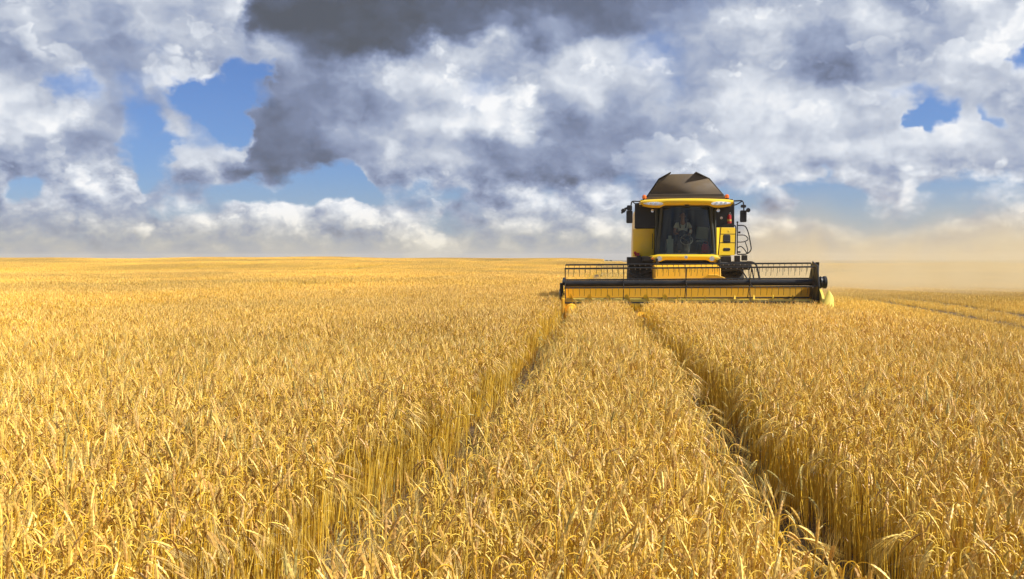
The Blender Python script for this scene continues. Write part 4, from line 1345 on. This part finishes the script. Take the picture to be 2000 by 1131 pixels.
# ------------------------------------------------------------------ bushes on the skyline
LEAF, t = new_mat('dark green leaves')
b_ = t.n('ShaderNodeBsdfPrincipled'); t.put(b_.inputs['Base Color'], t.mix(t.n('ShaderNodeObjectInfo').outputs['Random'], (0.03, 0.05, 0.02, 1), (0.05, 0.07, 0.025, 1)))
b_.inputs['Roughness'].default_value = .7
o_ = t.n('ShaderNodeOutputMaterial'); t.put(o_.inputs[0], b_.outputs[0])
BARK = paint('bark', (.08, .06, .04), .9, .2)
for px, D_, lab in ((1185, 330, 'small dark bush on the skyline just left of the harvester, the farther one from it'), (1192.5, 331, 'small dark bush on the skyline, the one closest to the harvester wheel')):
    x = (px - 1178) * D_ / FPX
    zt = EYE - 5.0 * D_ / FPX
    zg = float(height(x, D_))
    tr = bpy.data.objects.new('bush', None); COL.objects.link(tr); tr.location = (x, D_, zg)
    tag(tr, lab, 'bush')
    hh = max(zt - zg, .6)
    mb = MB(); mb.tube([(0, 0, -.1), (.03, 0, hh * .4), (0, .02, hh * .7)], [.07, .05, .02], 6); mb.build('trunk', BARK, tr)
    mb = MB()
    for k in range(260):
        a, c, r_ = random.uniform(0, 6.283), random.uniform(-1, 1), random.uniform(.4, 1) ** .5
        q = Vector((math.cos(a) * .5 * math.sqrt(1 - c * c) * r_, math.sin(a) * .5 * math.sqrt(1 - c * c) * r_, hh * (.72 + .30 * c * r_)))
        d1 = Vector((random.gauss(0, 1), random.gauss(0, 1), random.gauss(0, 1))).normalized() * .07; d2 = d1.orthogonal().normalized() * .05
        mb.face([q - d1, q + d2, q + d1, q - d2])
    mb.build('crown', LEAF, tr)

# ------------------------------------------------------------------ dust blown out behind the machine
m, t = new_mat('blown chaff and dust')
pos = t.n('ShaderNodeNewGeometry').outputs['Position']
sp_ = t.n('ShaderNodeSeparateXYZ'); t.put(sp_.inputs[0], pos)
X_, Y_, Z_ = sp_.outputs
nz = t.noise(pos, 0.12, 4, 0.55, 0.3)
nz2 = t.noise(t.vmath('MULTIPLY', pos, (1, 1, 1.6)), 0.5, 2, 0.5)
front = t.math('ADD', 33.0, t.math('MULTIPLY', X_, 0.85))            # the plume drifts back and to the right
hgt = t.math('ADD', t.step(X_, 5.0, 17.0, 0.9, 3.2), t.math('MULTIPLY', t.math('SUBTRACT', nz, 0.5), 5.0))
hgt = t.math('MAXIMUM', hgt, 0.3)
zq = t.math('DIVIDE', t.math('MAXIMUM', Z_, 0.0), hgt)
fall = t.math('EXPONENT', t.math('MULTIPLY', t.math('MULTIPLY', zq, zq), -0.8))
d_ = t.math('MULTIPLY', fall, t.step(X_, 4.0, 8.5))
d_ = t.math('MULTIPLY', d_, t.step(t.math('SUBTRACT', Y_, front), -6.0, 26.0))
d_ = t.math('MULTIPLY', d_, t.step(Y_, 92.0, 118.0, 1.0, 0.0))
d_ = t.math('MULTIPLY', d_, t.step(X_, 38.0, 68.0, 1.0, 0.0))
d_ = t.math('MULTIPLY', d_, t.step(Z_, 7.0, 10.0, 1.0, 0.0))
d_ = t.math('MULTIPLY', d_, t.step(t.math('ADD', nz, t.math('MULTIPLY', t.math('SUBTRACT', nz2, .5), .4)), 0.34, 0.66, 0.03, 1.0))
pv = t.n('ShaderNodeVolumePrincipled')
pv.inputs['Color'].default_value = (0.84, 0.71, 0.45, 1)
pv.inputs['Anisotropy'].default_value = 0.2
t.put(pv.inputs['Density'], t.math('MULTIPLY', d_, 0.095))
o = t.n('ShaderNodeOutputMaterial'); t.put(o.inputs['Volume'], pv.outputs[0])
mb = MB(); mb.prism([(4.0, 35.0), (70.0, 88.0), (70.0, 118.0), (4.0, 118.0)], 'z', -2.0, 10.0)
dust = mb.build('dust', m)
tag(dust, 'tan cloud of dust and chaff drifting off behind the harvester', 'dust', kind='stuff')
scene.cycles.volume_step_rate = 2.0
scene.cycles.volume_max_steps = 64

# ------------------------------------------------------------------ warm summer haze over the field
m, t = new_mat('summer haze')
pv = t.n('ShaderNodeVolumePrincipled')
pv.inputs['Color'].default_value = (0.93, 0.91, 0.85, 1)
pv.inputs['Density'].default_value = 0.0003
pv.inputs['Anisotropy'].default_value = 0.2
o = t.n('ShaderNodeOutputMaterial'); t.put(o.inputs['Volume'], pv.outputs[0])
mb = MB(); mb.box((0, 0, 2.5), (5600, 5600, 17.0))
tag(mb.build('haze', m), 'thin warm haze lying over the far field', 'haze', kind='stuff')
